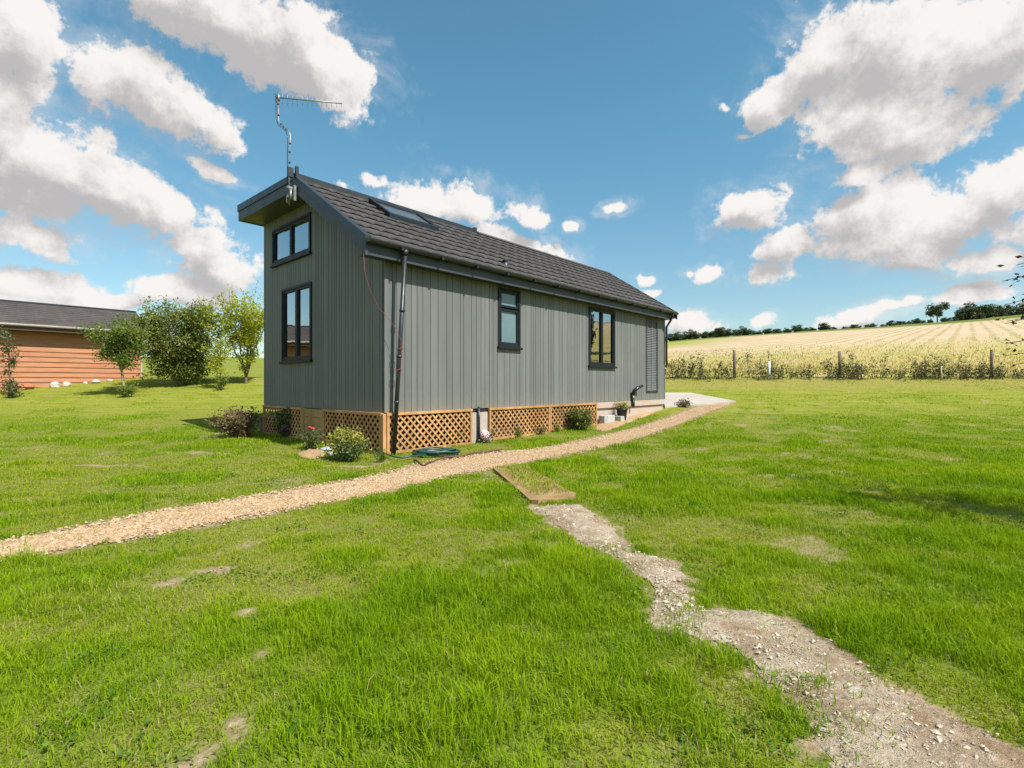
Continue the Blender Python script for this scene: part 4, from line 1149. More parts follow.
bk = MB(); bk.hbox(-.52, -.47, 1.93, 2.09, 4.28, 4.33); bk.hbox(-.52, -.47, 1.93, 2.09, 4.42, 4.46); bk.hbox(-.53, -.49, 1.9, 1.94, 4.22, 4.48); bk.hbox(-.6, -.52, 1.98, 2.04, 4.27, 4.32); bk.hbox(-.6, -.52, 1.98, 2.04, 4.43, 4.47); bk.tube([H(-.57, 1.93, 4.22), H(-.57, 1.93, 4.4)], .02, 8); bk.tube([H(-.57, 2.06, 4.2), H(-.57, 2.06, 4.3)], .025, 8); bk.build('bracket', M['metal'], ae)
cl = MB(); cl.hbox(-.59, -.5, 1.985, 2.035, 4.64, 4.8); cl.hbox(-.48, -.43, 1.93, 1.98, 4.6, 4.83); cl.build('clamp', M['gutter'], ae)
bs = H(-.56, 2.46, 6.17); be = Vector((-3.07, 9.09, 6.15)); dr = (be - bs).normalized()
bs = bs - dr * .04
bm_ = MB(); bm_.tube([bs, be], .012, 8); bm_.build('boom', M['aerial_metal'], ae)
el = MB()
for k in range(13):
    t = .1 + k * .074; p = bs.lerp(be, t); hl = .135 * (1 - .45 * t) * (1.05 if k % 2 else .95)
    el.tube([p - Vector((0, 0, hl)), p + Vector((0, 0, hl))], .0032, 5)
el.build('elements', M['metal'], ae)
rf = MB(); sdir = dr.cross(Vector((0, 0, 1)))
for z in (-.05, .0, .05):
    rf.tube([bs + Vector((0, 0, z)) - sdir * .05, bs + Vector((0, 0, z)) + sdir * .05], .012, 6)
rf.tube([bs + dr * .05 + Vector((0, 0, -.06)), bs + dr * .05 + Vector((0, 0, .06))], .022, 8); rf.build('clamp', M['aerial_metal'], ae)

# red wire hanging from the eaves corner to the downpipe
mb = MB(); pts = [(-.47, -.2, 2.95), (-.45, -.19, 2.7), (-.36, -.18, 2.45), (-.2, -.17, 2.2), (-.05, -.19, 2.06), (.06, -.22, 1.92), (.135, -.245, 1.75), (.15, -.228, 1.5), (.145, -.21, 1.2)]
mb.tube([H(*p) for p in pts], .0035, 6)
for z in (1.62, 1.3): mb.tube([H(.115 + .024 * z + .05 * math.cos(a), -.09 - .062 * z + .05 * math.sin(a), z + .008 * math.sin(3 * a)) for a in np.linspace(0, 6.5, 16)], .005, 5)
tag(mb.build('loose_wire', M['red_wire']), 'thin red wire drooping from eaves corner to near downpipe', 'wire')

# ------------------------------------------------------------------ small things round the cabin
p = ground_at(622, 420.5); z = thf(*p) + .015
pot = empty('plant_pot', (p[0], p[1], z), 'black tapered pot of yellow flowers by the stone plinth', 'plant pot')
mb = MB(); mb.lathe([(0, 0), (.095, 0), (.1, .01), (.135, .26), (.148, .262), (.148, .295), (.13, .297), (.125, .25), (0, .25)], (p[0], p[1], z), 24); mb.build('pot', M['black_plastic'], pot)
wood, P, D = grow(seed=61, stems=12, H_=.17, W_=.3, base_h=.02, spread=.9, r0=.005, branches=4, twig=2, density=7, leaf_sd=.03)
wood.v = [(a + p[0], b + p[1], c + z + .25) for a, b, c in wood.v]; wood.build('stem', M['stem_green'], pot)
leaf_mesh('foliage', P + np.array([p[0], p[1], z + .26]), .035, LM['gold'], pot, rng.random(len(P)), D * .5)

mb = MB(); c = (7.35)
uf = 7.62
mb.hbox(uf - .04, uf + .045, -.05, -.002, .62, .86); mb.tube([H(uf, -.06, .47), H(uf, -.06, .66)], .038, 10); mb.tube([H(uf, -.05, .8), H(uf - .02, -.1, .9), H(uf + .1, -.14, .98), H(uf + .3, -.17, 1.03)], [.045, .05, .045, .03], 10)
tf = mb.build('wall_fitting', M['black_plastic']); tag(tf, 'black curved fitting with white patch low on wall above flower pot', 'wall fitting')
mb = MB(); mb.hbox(uf - .025, uf + .03, -.068, -.052, .73, .82); mb.build('label_plate', M['white_plastic'], tf)

for (u0, u1, v0, v1, hz, lab) in ((5.98, 6.5, -.2, -.03, .19, 'long pale concrete block lying against plinth beside far trellis'), (6.56, 6.98, -.3, -.12, .13, 'short pale block lying between long block and black pot')):
    mb = MB(); z = h_ground((u0 + u1) / 2, -.15); mb.hexa([H(u0, v0, z), H(u1, v0 + .03, z), H(u1, v1 + .03, z), H(u0, v1, z), H(u0, v0, z + hz), H(u1, v0 + .03, z + hz), H(u1, v1 + .03, z + hz), H(u0, v1, z + hz)])
    o = mb.build('concrete_block', M['block'], None, .01); bpy_fix_normals(o); tag(o, lab, 'block')
mb = MB(); 
A = H(.05, W + .05, 0); mb.hbox(.0, .35, W + .02, W + .2, A.z - .02, .36); o = mb.build('dark_block', M['dark_block'], None, .01); bpy_fix_normals(o); tag(o, 'dark block standing past left end of gable trellis', 'block')

# crumpled bag
p = ground_at(483, 439.5); p = tuple(H(2.06, -.14, 0))[:2]; mb = MB(); import bmesh
bm = bmesh.new(); bmesh.ops.create_icosphere(bm, subdivisions=4, radius=1); r3 = random.Random(9)
dirs3 = [(Vector((r3.gauss(0, 1), r3.gauss(0, 1), r3.gauss(0, 1))).normalized(), r3.uniform(5, 16), r3.uniform(0, 6)) for _ in range(14)]
for v in bm.verts:
    k = 1 + sum(.06 * abs(math.sin(v.co.dot(d) * f + ph)) for d, f, ph in dirs3) - .45
    v.co = Vector((p[0] + v.co.x * .095 * k, p[1] + v.co.y * .07 * k, thf(*p) + .12 + v.co.z * .1 * k - .05 * v.co.x))
me = bpy.data.meshes.new('bag'); bm.to_mesh(me); bm.free(); me.materials.append(M['bag']); o = bpy.data.objects.new('crumpled_bag', me); COL.objects.link(o)
mb = MB(); tag(o, 'crumpled red and white bag in pale pier gap between trellises', 'bag')

# hose: a flat coil with a tail to the downpipe
cx_, cy_ = ground_at(436, 455); mb = MB(); pts = []
for k in range(7 * 22):
    a = 2 * math.pi * k / 22; w = k / 22
    R1 = .345 + .045 * math.sin(w * 2.1) - .018 * w % .1; R2 = .2 + .025 * math.cos(w * 1.7) + .01 * (w % 2)
    X_, Y_ = R1 * math.cos(a), R2 * math.sin(a)
    x = cx_ + X_ * .93 - Y_ * .36 + .02 * math.sin(w * 3); y = cy_ + X_ * .36 + Y_ * .93 + .02 * math.cos(w * 2.3)
    pts.append((x, y, thf(x, y) + .03 + .016 * (w % 4) + .012 * math.sin(a * 3 + w)))
tail = [ground_at(*q) for q in ((413, 459), (402, 461), (393, 459.5), (384, 456), (372, 453), (360, 452))]
pts = [(x, y, thf(x, y) + .05) for x, y in reversed(tail)] + pts
mb.tube(pts, .0125, 7); tag(mb.build('garden_hose', M['hose']), 'dark green garden hose coiled on grass before nearest trellis', 'hose')
mb = MB(); pts = resample([ground_at(*q) for q in ((414, 461.5), (424, 467), (436, 461), (452, 458.5), (470, 455.5), (485, 452.5), (502, 451.5))], 40)
mb.tube([(x, y, thf(x, y) + .028 + .01 * math.sin(i * .7)) for i, (x, y) in enumerate(pts)], .014, 6); tag(mb.build('edging_strip', M['brown_strip']), 'thin brown strip snaking along upper edge of gravel path by hose', 'strip')
for i, (px, py, r, m_, lab) in enumerate(((328, 450, .09, 'grey_stone', 'blue-grey stone beside gravel patch at gable'), (332, 455, .08, 'white_stone', 'pale stone just in front of blue-grey stone at gable'))):
    p = ground_at(px, py); mb = MB(); mb.rock((*p, thf(*p) + r * .25), r, 70 + i, .5, 2); tag(mb.build('stone', M[m_]), lab, 'stone')

# the brown mat at the end of the dirt path
mb = MB(); c4 = [Vector((x, y, thf(x, y))) for x, y in mat_c]
nu, nv = 24, 8; top = []; bot = []
for i in range(nu + 1):
    for j in range(nv + 1):
        a = c4[0].lerp(c4[3], i / nu); b = c4[1].lerp(c4[2], i / nu); q = a.lerp(b, j / nv)
        r_ = .05 if i == nu and j in (0, nv) else 0
        if i == nu and j in (0, nv): q = q.lerp(sum(c4, Vector()) / 4, .06)
        q.z = thf(q.x, q.y) + .034 + .01 * math.sin(i * .6) * math.sin(j)
        top.append(q); bot.append(Vector((q.x, q.y, q.z - .038)))
n = len(top); w_ = nv + 1; fs = []
for i in range(nu):
    for j in range(nv): fs += [(i * w_ + j, (i + 1) * w_ + j, (i + 1) * w_ + j + 1, i * w_ + j + 1), tuple(n + q for q in (i * w_ + j, i * w_ + j + 1, (i + 1) * w_ + j + 1, (i + 1) * w_ + j))]
per = [j for j in range(w_)] + [i * w_ + nv for i in range(1, nu + 1)] + [nu * w_ + j for j in range(nv - 1, -1, -1)] + [i * w_ for i in range(nu - 1, 0, -1)]
for a, b in zip(per, per[1:] + per[:1]): fs.append((a, b, n + b, n + a))
mb.add(top + bot, fs); o = mb.build('fibre_mat', M['coir']); bpy_fix_normals(o); tag(o, 'brown fibre mat with thin grass on it where dirt track meets gravel path', 'mat')

# ------------------------------------------------------------------ neighbouring timber lodge
P0 = Vector((-19.2, 18.9, 0))
def K(u, v, z): return Vector((P0.x + UX * u - UY * v, P0.y + UY * u + UX * v, z))
lodge = empty('timber_lodge', K(0, 0, .9), 'orange timber lodge with dark tiled roof beyond the garden trees', 'lodge')
mb = MB(); zb, ztp = .75, 3.36; z = zb
while z < ztp - .01:
    z1 = min(z + .2, ztp)
    mb.hexa([K(-11, -.03, z), K(4.3, -.03, z), K(4.3, .06, z), K(-11, .06, z), K(-11, .0, z1), K(4.3, .0, z1), K(4.3, .06, z1), K(-11, .06, z1)]); z = z1
mb.hexa([K(4.24, .061, zb), K(4.3, .061, zb), K(4.3, 6, zb), K(4.24, 6, zb), K(4.24, .061, 3.4), K(4.3, .061, 3.4), K(4.3, 6, 3.4), K(4.24, 6, 3.4)])
mb.hexa([K(-11, .061, zb), K(-10.9, .061, zb), K(-10.9, 6, zb), K(-11, 6, zb), K(-11, .061, 3.4), K(-10.9, .061, 3.4), K(-10.9, 6, 3.4), K(-11, 6, 3.4)])
mb.hexa([K(-10.9, 5.9, zb), K(4.24, 5.9, zb), K(4.24, 6, zb), K(-10.9, 6, zb), K(-10.9, 5.9, 3.4), K(4.24, 5.9, 3.4), K(4.24, 6, 3.4), K(-10.9, 6, 3.4)])
mb.add([K(4.27, .0, 3.4), K(4.27, 6, 3.4), K(4.27, 3, 4.45)], [(0, 1, 2)])
o = mb.build('wall', M['lodge_wall'], lodge); bpy_fix_normals(o)
mb = MB(); mb.hexa([K(4.302, -.04, zb), K(4.36, -.04, zb), K(4.36, .08, zb), K(4.302, .08, zb), K(4.302, -.04, 3.3), K(4.36, -.04, 3.3), K(4.36, .08, 3.3), K(4.302, .08, 3.3)]); mb.build('corner_post', M['stake_wood'], lodge)
rzz = lambda v: 3.33 + (v + .45) * (1.2 / 3.45)
mb = MB()
for side in (0, 1):
    for c in range(11):
        va, vb = -.45 + c * 3.45 / 11, -.45 + (c + 1) * 3.45 / 11
        A_, B_ = (va, vb) if side == 0 else (6 - va, 6 - vb)
        mb.hexa([K(-11.4, A_, rzz(va) - .06), K(4.7, A_, rzz(va) - .06), K(4.7, B_, rzz(vb) - .06), K(-11.4, B_, rzz(vb) - .06), K(-11.4, A_, rzz(va) + .05), K(4.7, A_, rzz(va) + .05), K(4.7, B_, rzz(vb) + .012), K(-11.4, B_, rzz(vb) + .012)])
o = mb.build('roof', simple('lodge tiles', (.085, .07, .065), .75, .3, 6, .3, 0, .3), lodge); bpy_fix_normals(o)
mb = MB(); mb.tube([K(-11.4, 3, 4.55), K(4.72, 3, 4.55)], .07, 8); mb.build('ridge_tiles', M['gutter'], lodge)
mb = MB(); mb.hexa([K(-11.4, -.47, 3.11), K(4.7, -.47, 3.11), K(4.7, -.452, 3.11), K(-11.4, -.452, 3.11), K(-11.4, -.47, 3.31), K(4.7, -.47, 3.31), K(4.7, -.452, 3.31), K(-11.4, -.452, 3.31)]); mb.build('fascia', simple('brown fascia', (.09, .05, .03), .6), lodge)
mb = MB(); mb.tube([K(-11.4, -.53, 3.32), K(4.7, -.53, 3.3)], .05, 8); mb.build('gutter', simple('pale brown gutter', (.35, .3, .27), .5), lodge)
mb = MB(); mb.hexa([K(-11.3, -.45, 3.105), K(4.6, -.45, 3.105), K(4.6, -.032, 3.105), K(-11.3, -.032, 3.105), K(-11.3, -.45, 3.125), K(4.6, -.45, 3.125), K(4.6, -.032, 3.125), K(-11.3, -.032, 3.125)]); mb.build('soffit', M['gutter_bracket'], lodge)
mb = MB(); c = K(.12, -.1, 2.92)
mb.tube([c + Vector((.13 * math.cos(a) * UX, .13 * math.cos(a) * UY, .1 * math.sin(a))) for a in np.linspace(0, 6.2832, 18)], .03, 6); tag(mb.build('wall_ring', M['white_plastic']), 'round white ring fitting on lodge wall at far left', 'fitting')  # plain white ring fixed to the lodge wall
labs = ['whitish boulder at foot of lodge wall, beside slender dark tree', 'long whitish rock at foot of lodge wall, middle of stone row', 'flat pale rock in stone row below lodge boards', 'small white rock in stone row, left of young tree', 'pale rock in stone row, just left of young tree trunk', 'white rock behind trunk of small round-headed tree']
for i, (u, r) in enumerate(((.35, .1), (1.45, .16), (1.85, .13), (2.4, .09), (2.75, .12), (3.2, .1))):
    c = K(u, -.28, 0); mb = MB(); mb.rock((c.x, c.y, thf(c.x, c.y) + r * .4), r, 90 + i, .8, 2); tag(mb.build('boulder', M['white_stone']), labs[i], 'stone', 'stones at the foot of the timber lodge')
c = K(.75, -.3, 0); mb = MB(); mb.rock((c.x, c.y, thf(c.x, c.y) + .1), .17, 99, .7, 2); tag(mb.build('terracotta_stone', simple('terracotta', (.4, .15, .07), .8)), 'orange-brown rock at foot of lodge wall near slender dark tree', 'stone')

# ------------------------------------------------------------------ fence, guards and rank growth along the field
fence = empty('wire_fence', (10, 22, thf(10, 22)), 'post and wire fence between lawn and crop field', 'fence')
post_x = [-4.5, .2, 5.0, (734.6 - CX) / F * 22, (840 - CX) / F * 22, (991.5 - CX) / F * 22, 27.2, 33]
for i, px in enumerate(post_x):
    z = thf(px, 22); mb = MB(); r4 = random.Random(i); l = r4.uniform(-.04, .04); hp = 1.2 + r4.uniform(-.05, .06)
    mb.tube([(px, 22, z - .2), (px + l * .5, 22, z + hp * .5), (px + l, 22, z + hp)], [.062, .06, .055], 9); mb.build('post', M['post_wood'], fence)
mb = MB()
for hz in (.35, .7, 1.05):
    mb.tube([(px, 21.94, thf(px, 22) + hz) for px in post_x], .004, 4, False)
mb.build('wires', M['wire'], fence)
def stake(px, y, h, r, mat, name, label, cat):
    x, y = px_at(px, y); z = thf(x, y); mb = MB(); mb.tube([(x, y, z - .1), (x + .01, y, z + h)], r, 8); return tag(mb.build(name, M[mat]), label, cat)
stake(769, 21.6, .78, .05, 'white_plastic', 'tree_guard', 'pale tree guard tube in weeds right of leftmost visible fence post', 'tree guard')
sp = [(940.5, 'staked young sapling with pale stake, midway between two right fence posts', 1.45), (855, 'thin sapling growing just right of middle fence post', 1.5), (882, 'thin leafy sapling left of rank dark weeds by fence', 1.25), (748, 'spindly sapling leaning right beside leftmost visible fence post', 1.3), (718, 'dark dock-like sapling left of leftmost visible fence post', 1.2), (700, 'slim sapling among weeds nearest the cabin end', 1.25), (961, 'spindly sapling left of rightmost fence post', 1.25)]
for i, (px, lab, h) in enumerate(sp):
    rt_ = place_tree('sapling', lab, 'sapling', *px_at(px, 21.5 + .1 * (i % 3)), LM['weed'], M['stem_green'], .075, seed=120 + i, stems=2, H_=h, W_=.42, base_h=.5, spread=.1, r0=.014, branches=7, twig=1, density=5, leaf_sd=.04, group='saplings along the field fence')
    if i == 0:
        x, y = px_at(px + .6, 21.42); z = thf(x, y); mb = MB(); mb.tube([(x, y, z - .05), (x, y, z + .62)], .03, 8); mb.build('stake', M['stake_wood'], rt_)
# rank weeds: stems with leaves, mass along the fence
Pw = []; Dw = []; Tw = []; wd = MB(); r5 = random.Random(17)
for k in range(620):
    px = r5.uniform(4.2, 27); yy = r5.gauss(21.85, .28); den = vnoise(px, 0, 1.1, 15)
    if r5.random() > .25 + den * .9: continue
    h = r5.uniform(.2, .62) * (.6 + 1.1 * den) * (1.5 if r5.random() < .12 else 1) * (1.15 if px < 12 else 1); z = thf(px, yy)
    ln = limb(r5, (px, yy, z), (r5.gauss(0, .12), r5.gauss(0, .12), 1), h, .12, 4); wd.tube(ln, [.007, .006, .005, .004, .003], 4, False)
    tn = r5.random()
    for q in range(int(14 + h * 30)):
        t = r5.random() ** .8 * 4; i = min(int(t), 3); p = ln[i].lerp(ln[i + 1], t - i); Pw.append(tuple(p + Vector((r5.gauss(0, .07), r5.gauss(0, .07), r5.gauss(0, .04))))); Dw.append((r5.gauss(0, .3), r5.gauss(0, .3), .4)); Tw.append(min(max(tn + r5.gauss(0, .15), 0), 1))
tag(leaf_mesh('weeds', np.array(Pw), .1, LM['weed'], None, np.array(Tw), np.array(Dw), .4), kind='stuff')
tag(wd.build('undergrowth', M['stem_green']), kind='stuff')

# ------------------------------------------------------------------ trees on the hill
def far_tree(name, seed, bush):
    root = empty(name, (0, 0, 0), 'x', 'tree')
    r6 = random.Random(seed); P = []
    H_ = 1.0
    nb = 15 if seed == 200 else 24
    for b in range(nb):
        a = r6.uniform(0, 6.28); rr_ = r6.random() ** .5 * (.36 if not bush else .5); zz = (r6.uniform(.38, .88) if seed == 200 else r6.uniform(.08, .86) if not bush else r6.uniform(.05, .72)); sz = r6.uniform(.12, .24)
        for q in range(110):
            v = Vector((r6.gauss(0, 1), r6.gauss(0, 1), r6.gauss(0, .8))).normalized() * sz * r6.random() ** .35
            P.append((rr_ * math.cos(a) + v.x, rr_ * math.sin(a) + v.y, zz + v.z))
    P = np.array(P); P = P[P[:, 2] > .02]
    leaf_mesh('crown', P, .075, LM['far'], root, rng.random(len(P)), None, .8)
    mb = MB(); mb.tube([(0, 0, -.15), (.01, 0, .4), (0, .01, .8)], [.035, .025, .008], 6)
    for q in range(4): a = q * 1.6; mb.tube([(0, 0, .3 + .08 * q), (.2 * math.cos(a), .2 * math.sin(a), .55 + .07 * q)], [.016, .006], 5)
    mb.build('trunk', M['bark'], root); return root
def copy_tree(o):
    c = o.copy(); COL.objects.link(c)
    for ch in o.children:
        d = ch.copy(); COL.objects.link(d); d.parent = c
    return c
protos = [far_tree('hill_tree', 200, False), far_tree('hill_tree', 201, False), far_tree('hill_tree', 202, False), far_tree('hill_tree', 203, True)]
used = set()
def put(px, hpx, wfac, pi, label, group, dist=181.5):
    src = protos[pi]; o = src if pi not in used else copy_tree(src); used.add(pi)
    x, y = px_at(px, dist); h = hpx * .9 / F * dist
    o.location = (x, y, thf(x, y) - .25); o.scale = (h * wfac, h * wfac, h); o.rotation_euler = (0, 0, random.uniform(0, 6.28))
    o['label'] = label; o['group'] = group; o['category'] = 'tree'
    return o
put(937.5, 23, .95, 0, 'tall lone open-crowned tree on hilltop above crop rows', 'trees on the hill skyline')
W1 = 'dark tree in woodland strip on low skyline just right of the cabin'
for i, px in enumerate(range(600, 756, 8)):
    put(px + random.uniform(-2, 2), random.uniform(8, 12.5) * (1 if px < 745 else .7), random.uniform(1.2, 1.7), 1 + i % 2, W1, 'woodland strip right of the cabin')
W2 = 'dark tree in hedge line on rising skyline left of hill middle'
for i, px in enumerate(range(760, 826, 9)):
    put(px + random.uniform(-2, 2), random.uniform(5.5, 9), random.uniform(1.3, 1.9), 1 + i % 3, W2, 'hedge line on the rising skyline')
W3 = 'small rounded bush spaced along skyline between hedge and lone tree'
for i, (px, h) in enumerate(((832, 5), (845, 4.5), (855, 6.5), (870, 6), (884, 4), (895, 8), (904, 6), (915, 8.5), (922, 6))):
    put(px, h, random.uniform(1.3, 1.9), 3, W3, 'bushes spaced along the skyline')
W4 = 'dark tree in hilltop clump right of the lone tall tree'
for i, (px, h) in enumerate(((930, 6), (944, 6), (952, 7), (960, 12), (966, 15), (973, 20), (980, 20), (988, 16), (995, 16), (1001, 14), (1008, 9), (1017, 15), (1025, 14), (1036, 13), (1048, 12), (1062, 14))):
    put(px, h, random.uniform(1.1, 1.5), 1 + i % 3, W4, 'hilltop clump of trees')

W5 = 'tall dark tree on rise beyond right edge, mirrored in far double window'
for i, (bx_, by_) in enumerate(((44, 15), (50, 13.5), (47, 19), (54, 24), (49, 9.5))):
    src = protos[1 + i % 2]; o = copy_tree(src); h = random.uniform(5.5, 7.5)
    o.location = (bx_, by_, thf(bx_, by_) - .2); o.scale = (h * .7, h * .7, h); o.rotation_euler = (0, 0, i * 1.3); o['label'] = W5; o['group'] = 'trees mirrored in the far window'; o['category'] = 'tree'

# ------------------------------------------------------------------ sun and sky
EL = math.radians(52); sdx, sdy = .765, -.645
az = math.atan2(sdx, sdy)
S = Vector((sdx * math.cos(EL), sdy * math.cos(EL), math.sin(EL))).normalized()
sd_ = bpy.data.lights.new('sun', 'SUN'); sd_.energy = 5.0; sd_.angle = math.radians(.53); sd_.color = (1, .955, .88)
sun = bpy.data.objects.new('sun', sd_); COL.objects.link(sun); sun.rotation_euler = (-S).to_track_quat('-Z', 'Y').to_euler()

w = bpy.data.worlds.new('World'); scene.world = w; w.use_nodes = True; nt = w.node_tree; nt.nodes.clear()
# clouds as banks of known size and direction with ragged edges
CL = [(15, 35, 52, 62), (0, 95, 45, 40), (100, 78, 50, 30, -15), (165, 98, 78, 32, -14), (240, 30, 120, 55, -12), (312, 62, 62, 42, -25), (165, 0, 60, 22), (35, 165, 105, 62, -14), (120, 198, 85, 34, -8), (0, 130, 50, 55),
      (35, 236, 58, 22, -5), (38, 284, 68, 17, 0), (222, 259, 50, 25, -6), (190, 291, 52, 15), (215, 166, 28, 7, -18), (370, 178, 14, 13), (345, 186, 14, 8),
      (440, 204, 56, 23, -4), (410, 196, 22, 15), (525, 216, 23, 13), (515, 243, 50, 13, -14), (570, 222, 11, 7), (620, 207, 14, 8), (645, 279, 11, 7), (652, 293, 14, 6),
      (895, 55, 108, 66, -14), (880, 118, 66, 44, 10), (985, 45, 85, 58, 10), (835, 60, 46, 42), (905, 130, 70, 30, 0), (765, 102, 32, 21), (738, 132, 11, 5), (722, 110, 8, 7),
      (745, 206, 43, 22, -8), (788, 244, 32, 16, 8), (710, 273, 20, 14, 20), (767, 275, 31, 14), (690, 273, 8, 6),
      (870, 220, 60, 36, 8), (950, 222, 85, 32, 6), (1010, 190, 70, 36, 10), (1000, 266, 66, 15), (925, 250, 55, 20, -10), (860, 180, 30, 14, 10),
      (688, 324, 30, 13), (762, 318, 18, 9), (862, 313, 52, 11, 10), (895, 303, 24, 9), (1075, 215, 80, 50), (1090, 60, 60, 60), (-70, 60, 70, 60), (-80, 200, 80, 45),
      (1010, 88, 14, 8), (1000, 100, 9, 6), (970, 295, 40, 9), (560, 300, 40, 14), (105, 300, 40, 9), (15, 300, 30, 8), (450, 318, 60, 12), (30, 318, 50, 9)]
grp = bpy.data.node_groups.new('cloud_density', 'ShaderNodeTree')
grp.interface.new_socket('Direction', in_out='INPUT', socket_type='NodeSocketVector')
grp.interface.new_socket('Density', in_out='OUTPUT', socket_type='NodeSocketFloat')
gi = grp.nodes.new('NodeGroupInput'); go = grp.nodes.new('NodeGroupOutput')
D_ = gi.outputs[0]
warp = N(grp, 'ShaderNodeTexNoise'); warp.inputs['Scale'].default_value = 7; warp.inputs['Detail'].default_value = 3; L(grp, D_, warp.inputs['Vector'])
wv = N(grp, 'ShaderNodeVectorMath', operation='MULTIPLY_ADD'); L(grp, warp.outputs['Color'], wv.inputs[0]); wv.inputs[1].default_value = (.07, .07, .055)
L(grp, D_, wv.inputs[2])
off = N(grp, 'ShaderNodeVectorMath', operation='SUBTRACT'); L(grp, wv.outputs[0], off.inputs[0]); off.inputs[1].default_value = (.035, .035, .0275)
sp_ = N(grp, 'ShaderNodeSeparateXYZ'); nrm = N(grp, 'ShaderNodeVectorMath', operation='NORMALIZE'); L(grp, off.outputs[0], nrm.inputs[0]); L(grp, nrm.outputs[0], sp_.inputs[0])
azn = math_(grp, 'ARCTAN2', sp_.outputs[0], sp_.outputs[1]); eln = math_(grp, 'ARCSINE', sp_.outputs[2])
cb_ = N(grp, 'ShaderNodeCombineXYZ'); L(grp, azn, cb_.inputs[0]); L(grp, eln, cb_.inputs[1])
acc = None
for c in CL:
    px, py, rx, ry = c[:4]; rot = math.radians(c[4]) if len(c) > 4 else 0
    dx, dz = px - CX, CY - py
    a_ = math.atan2(dx, F); e_ = math.atan2(dz, math.hypot(F, dx))
    kx = F / (F * F + dx * dx); kz = math.cos(e_) ** 2 / math.hypot(F, dx)
    mp = N(grp, 'ShaderNodeMapping', vector_type='TEXTURE'); L(grp, cb_.outputs[0], mp.inputs[0])
    mp.inputs['Location'].default_value = (a_, e_, 0); mp.inputs['Rotation'].default_value = (0, 0, rot); mp.inputs['Scale'].default_value = (rx * kx * (1.8 if rx < 16 else 1.18), ry * kz * (1.8 if rx < 16 else 1.18), 1)
    ln = N(grp, 'ShaderNodeVectorMath', operation='LENGTH'); L(grp, mp.outputs[0], ln.inputs[0])
    v_ = ln.outputs['Value']
    if rx < 24: v_ = math_(grp, 'ADD', v_, .5 if rx < 16 else .2)
    acc = v_ if acc is None else math_(grp, 'MINIMUM', acc, v_)
acc = math_(grp, 'SUBTRACT', 1.0, acc)
# scattered clouds elsewhere in the sky (outside the mapped directions)
bgn = noise(grp, D_, 2.3, 4, .5)
bgc = math_(grp, 'MULTIPLY', math_(grp, 'SUBTRACT', bgn, .56), 4.0)
side_m = maprange(grp, math_(grp, 'ABSOLUTE', azn), .95, 1.15); top_m = maprange(grp, eln, .72, .85)
outm = math_(grp, 'MAXIMUM', side_m, top_m)
bgm = math_(grp, 'ADD', bgc, math_(grp, 'MULTIPLY', math_(grp, 'SUBTRACT', outm, 1.0), 8.0))
acc = math_(grp, 'MAXIMUM', acc, bgm)
acc = math_(grp, 'MULTIPLY', math_(grp, 'MAXIMUM', acc, -1.2), 1.05)
f1 = noise(grp, D_, 8.5, 9, .62, .2); f2 = noise(grp, D_, 30, 6, .68)
fn = math_(grp, 'ADD', math_(grp, 'MULTIPLY', math_(grp, 'SUBTRACT', f1, .5), 2.3), math_(grp, 'MULTIPLY', math_(grp, 'SUBTRACT', f2, .5), 1.35))
L(grp, math_(grp, 'ADD', acc, fn), go.inputs[0])

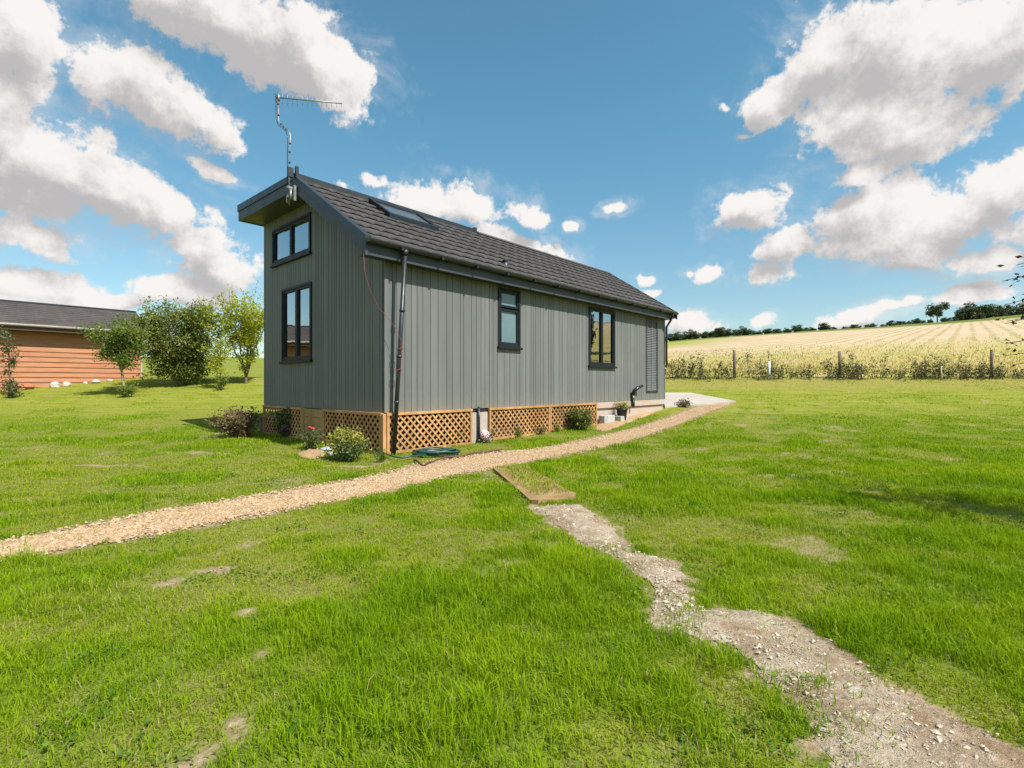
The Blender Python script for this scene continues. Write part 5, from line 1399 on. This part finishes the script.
tc = N(nt, 'ShaderNodeTexCoord'); dirn = tc.outputs['Generated']
def dens(vec):
    g = N(nt, 'ShaderNodeGroup'); g.node_tree = grp; L(nt, vec, g.inputs[0]); return g.outputs[0]
def shifted(o_):
    a = N(nt, 'ShaderNodeVectorMath', operation='ADD'); L(nt, dirn, a.inputs[0]); a.inputs[1].default_value = o_; return a.outputs[0]
d0 = dens(dirn); d1 = dens(shifted((.022, -.006, .036)))
core = maprange(nt, d0, .0, .34)
wisp = math_(nt, 'MULTIPLY', maprange(nt, d0, -.62, .1), maprange(nt, noise(nt, scaled(nt, dirn, (1, 1, 1.6)), 5, 7, .65, .8), .42, .72, 0, .42))
alpha = math_(nt, 'MAXIMUM', core, wisp)
lit = math_(nt, 'SUBTRACT', d0, d1)
soft = noise(nt, dirn, 6, 5, .55)
shade = maprange(nt, math_(nt, 'ADD', math_(nt, 'ADD', math_(nt, 'MULTIPLY', lit, .8), math_(nt, 'MULTIPLY', math_(nt, 'MINIMUM', d0, 1.3), -.42)), math_(nt, 'MULTIPLY', math_(nt, 'SUBTRACT', soft, .5), 1.3)), -.62, .3)
ccol = mix(nt, shade, (.37, .36, .36), (.68, .655, .635))
sky = N(nt, 'ShaderNodeTexSky', sky_type='NISHITA'); sky.sun_disc = False; sky.sun_elevation = EL; sky.sun_rotation = az; sky.altitude = 100; sky.air_density = 1.0; sky.dust_density = .6; sky.ozone_density = 1.2
SKY = .104
sz_ = N(nt, 'ShaderNodeSeparateXYZ'); L(nt, dirn, sz_.inputs[0])
tintc = mix(nt, maprange(nt, sz_.outputs[2], .0, .5), (SKY * .92, SKY * .99, SKY * .92), (SKY * .76, SKY * 1.24, SKY * 1.14))
skyc = mix(nt, 1.0, sky.outputs[0], tintc, 'MULTIPLY')
fin = mix(nt, alpha, skyc, ccol)
bg = N(nt, 'ShaderNodeBackground'); bg.inputs[1].default_value = 1.0
# the sky's own strength is folded into its colour above; overall strength kept in one place
bg.inputs[1].default_value = .105
up_ = mix(nt, 1.0, fin, (1 / .105, 1 / .105, 1 / .105), 'MULTIPLY')
L(nt, up_, bg.inputs[0])
wo = N(nt, 'ShaderNodeOutputWorld'); L(nt, bg.outputs[0], wo.inputs[0])
w.cycles.sampling_method = 'MANUAL'; w.cycles.sample_map_resolution = 512

# ------------------------------------------------------------------ render settings
scene.render.engine = 'CYCLES'
scene.view_settings.view_transform = 'Standard'; scene.view_settings.look = 'None'
scene.view_settings.exposure = .48; scene.view_settings.gamma = 1; scene.view_settings.use_curve_mapping = False
scene.cycles.use_denoising = True
scene.cycles.max_bounces = 6; scene.cycles.diffuse_bounces = 3; scene.cycles.glossy_bounces = 3; scene.cycles.transmission_bounces = 4; scene.cycles.transparent_max_bounces = 8
scene.cycles.caustics_reflective = False; scene.cycles.caustics_refractive = False
scene.render.film_transparent = False
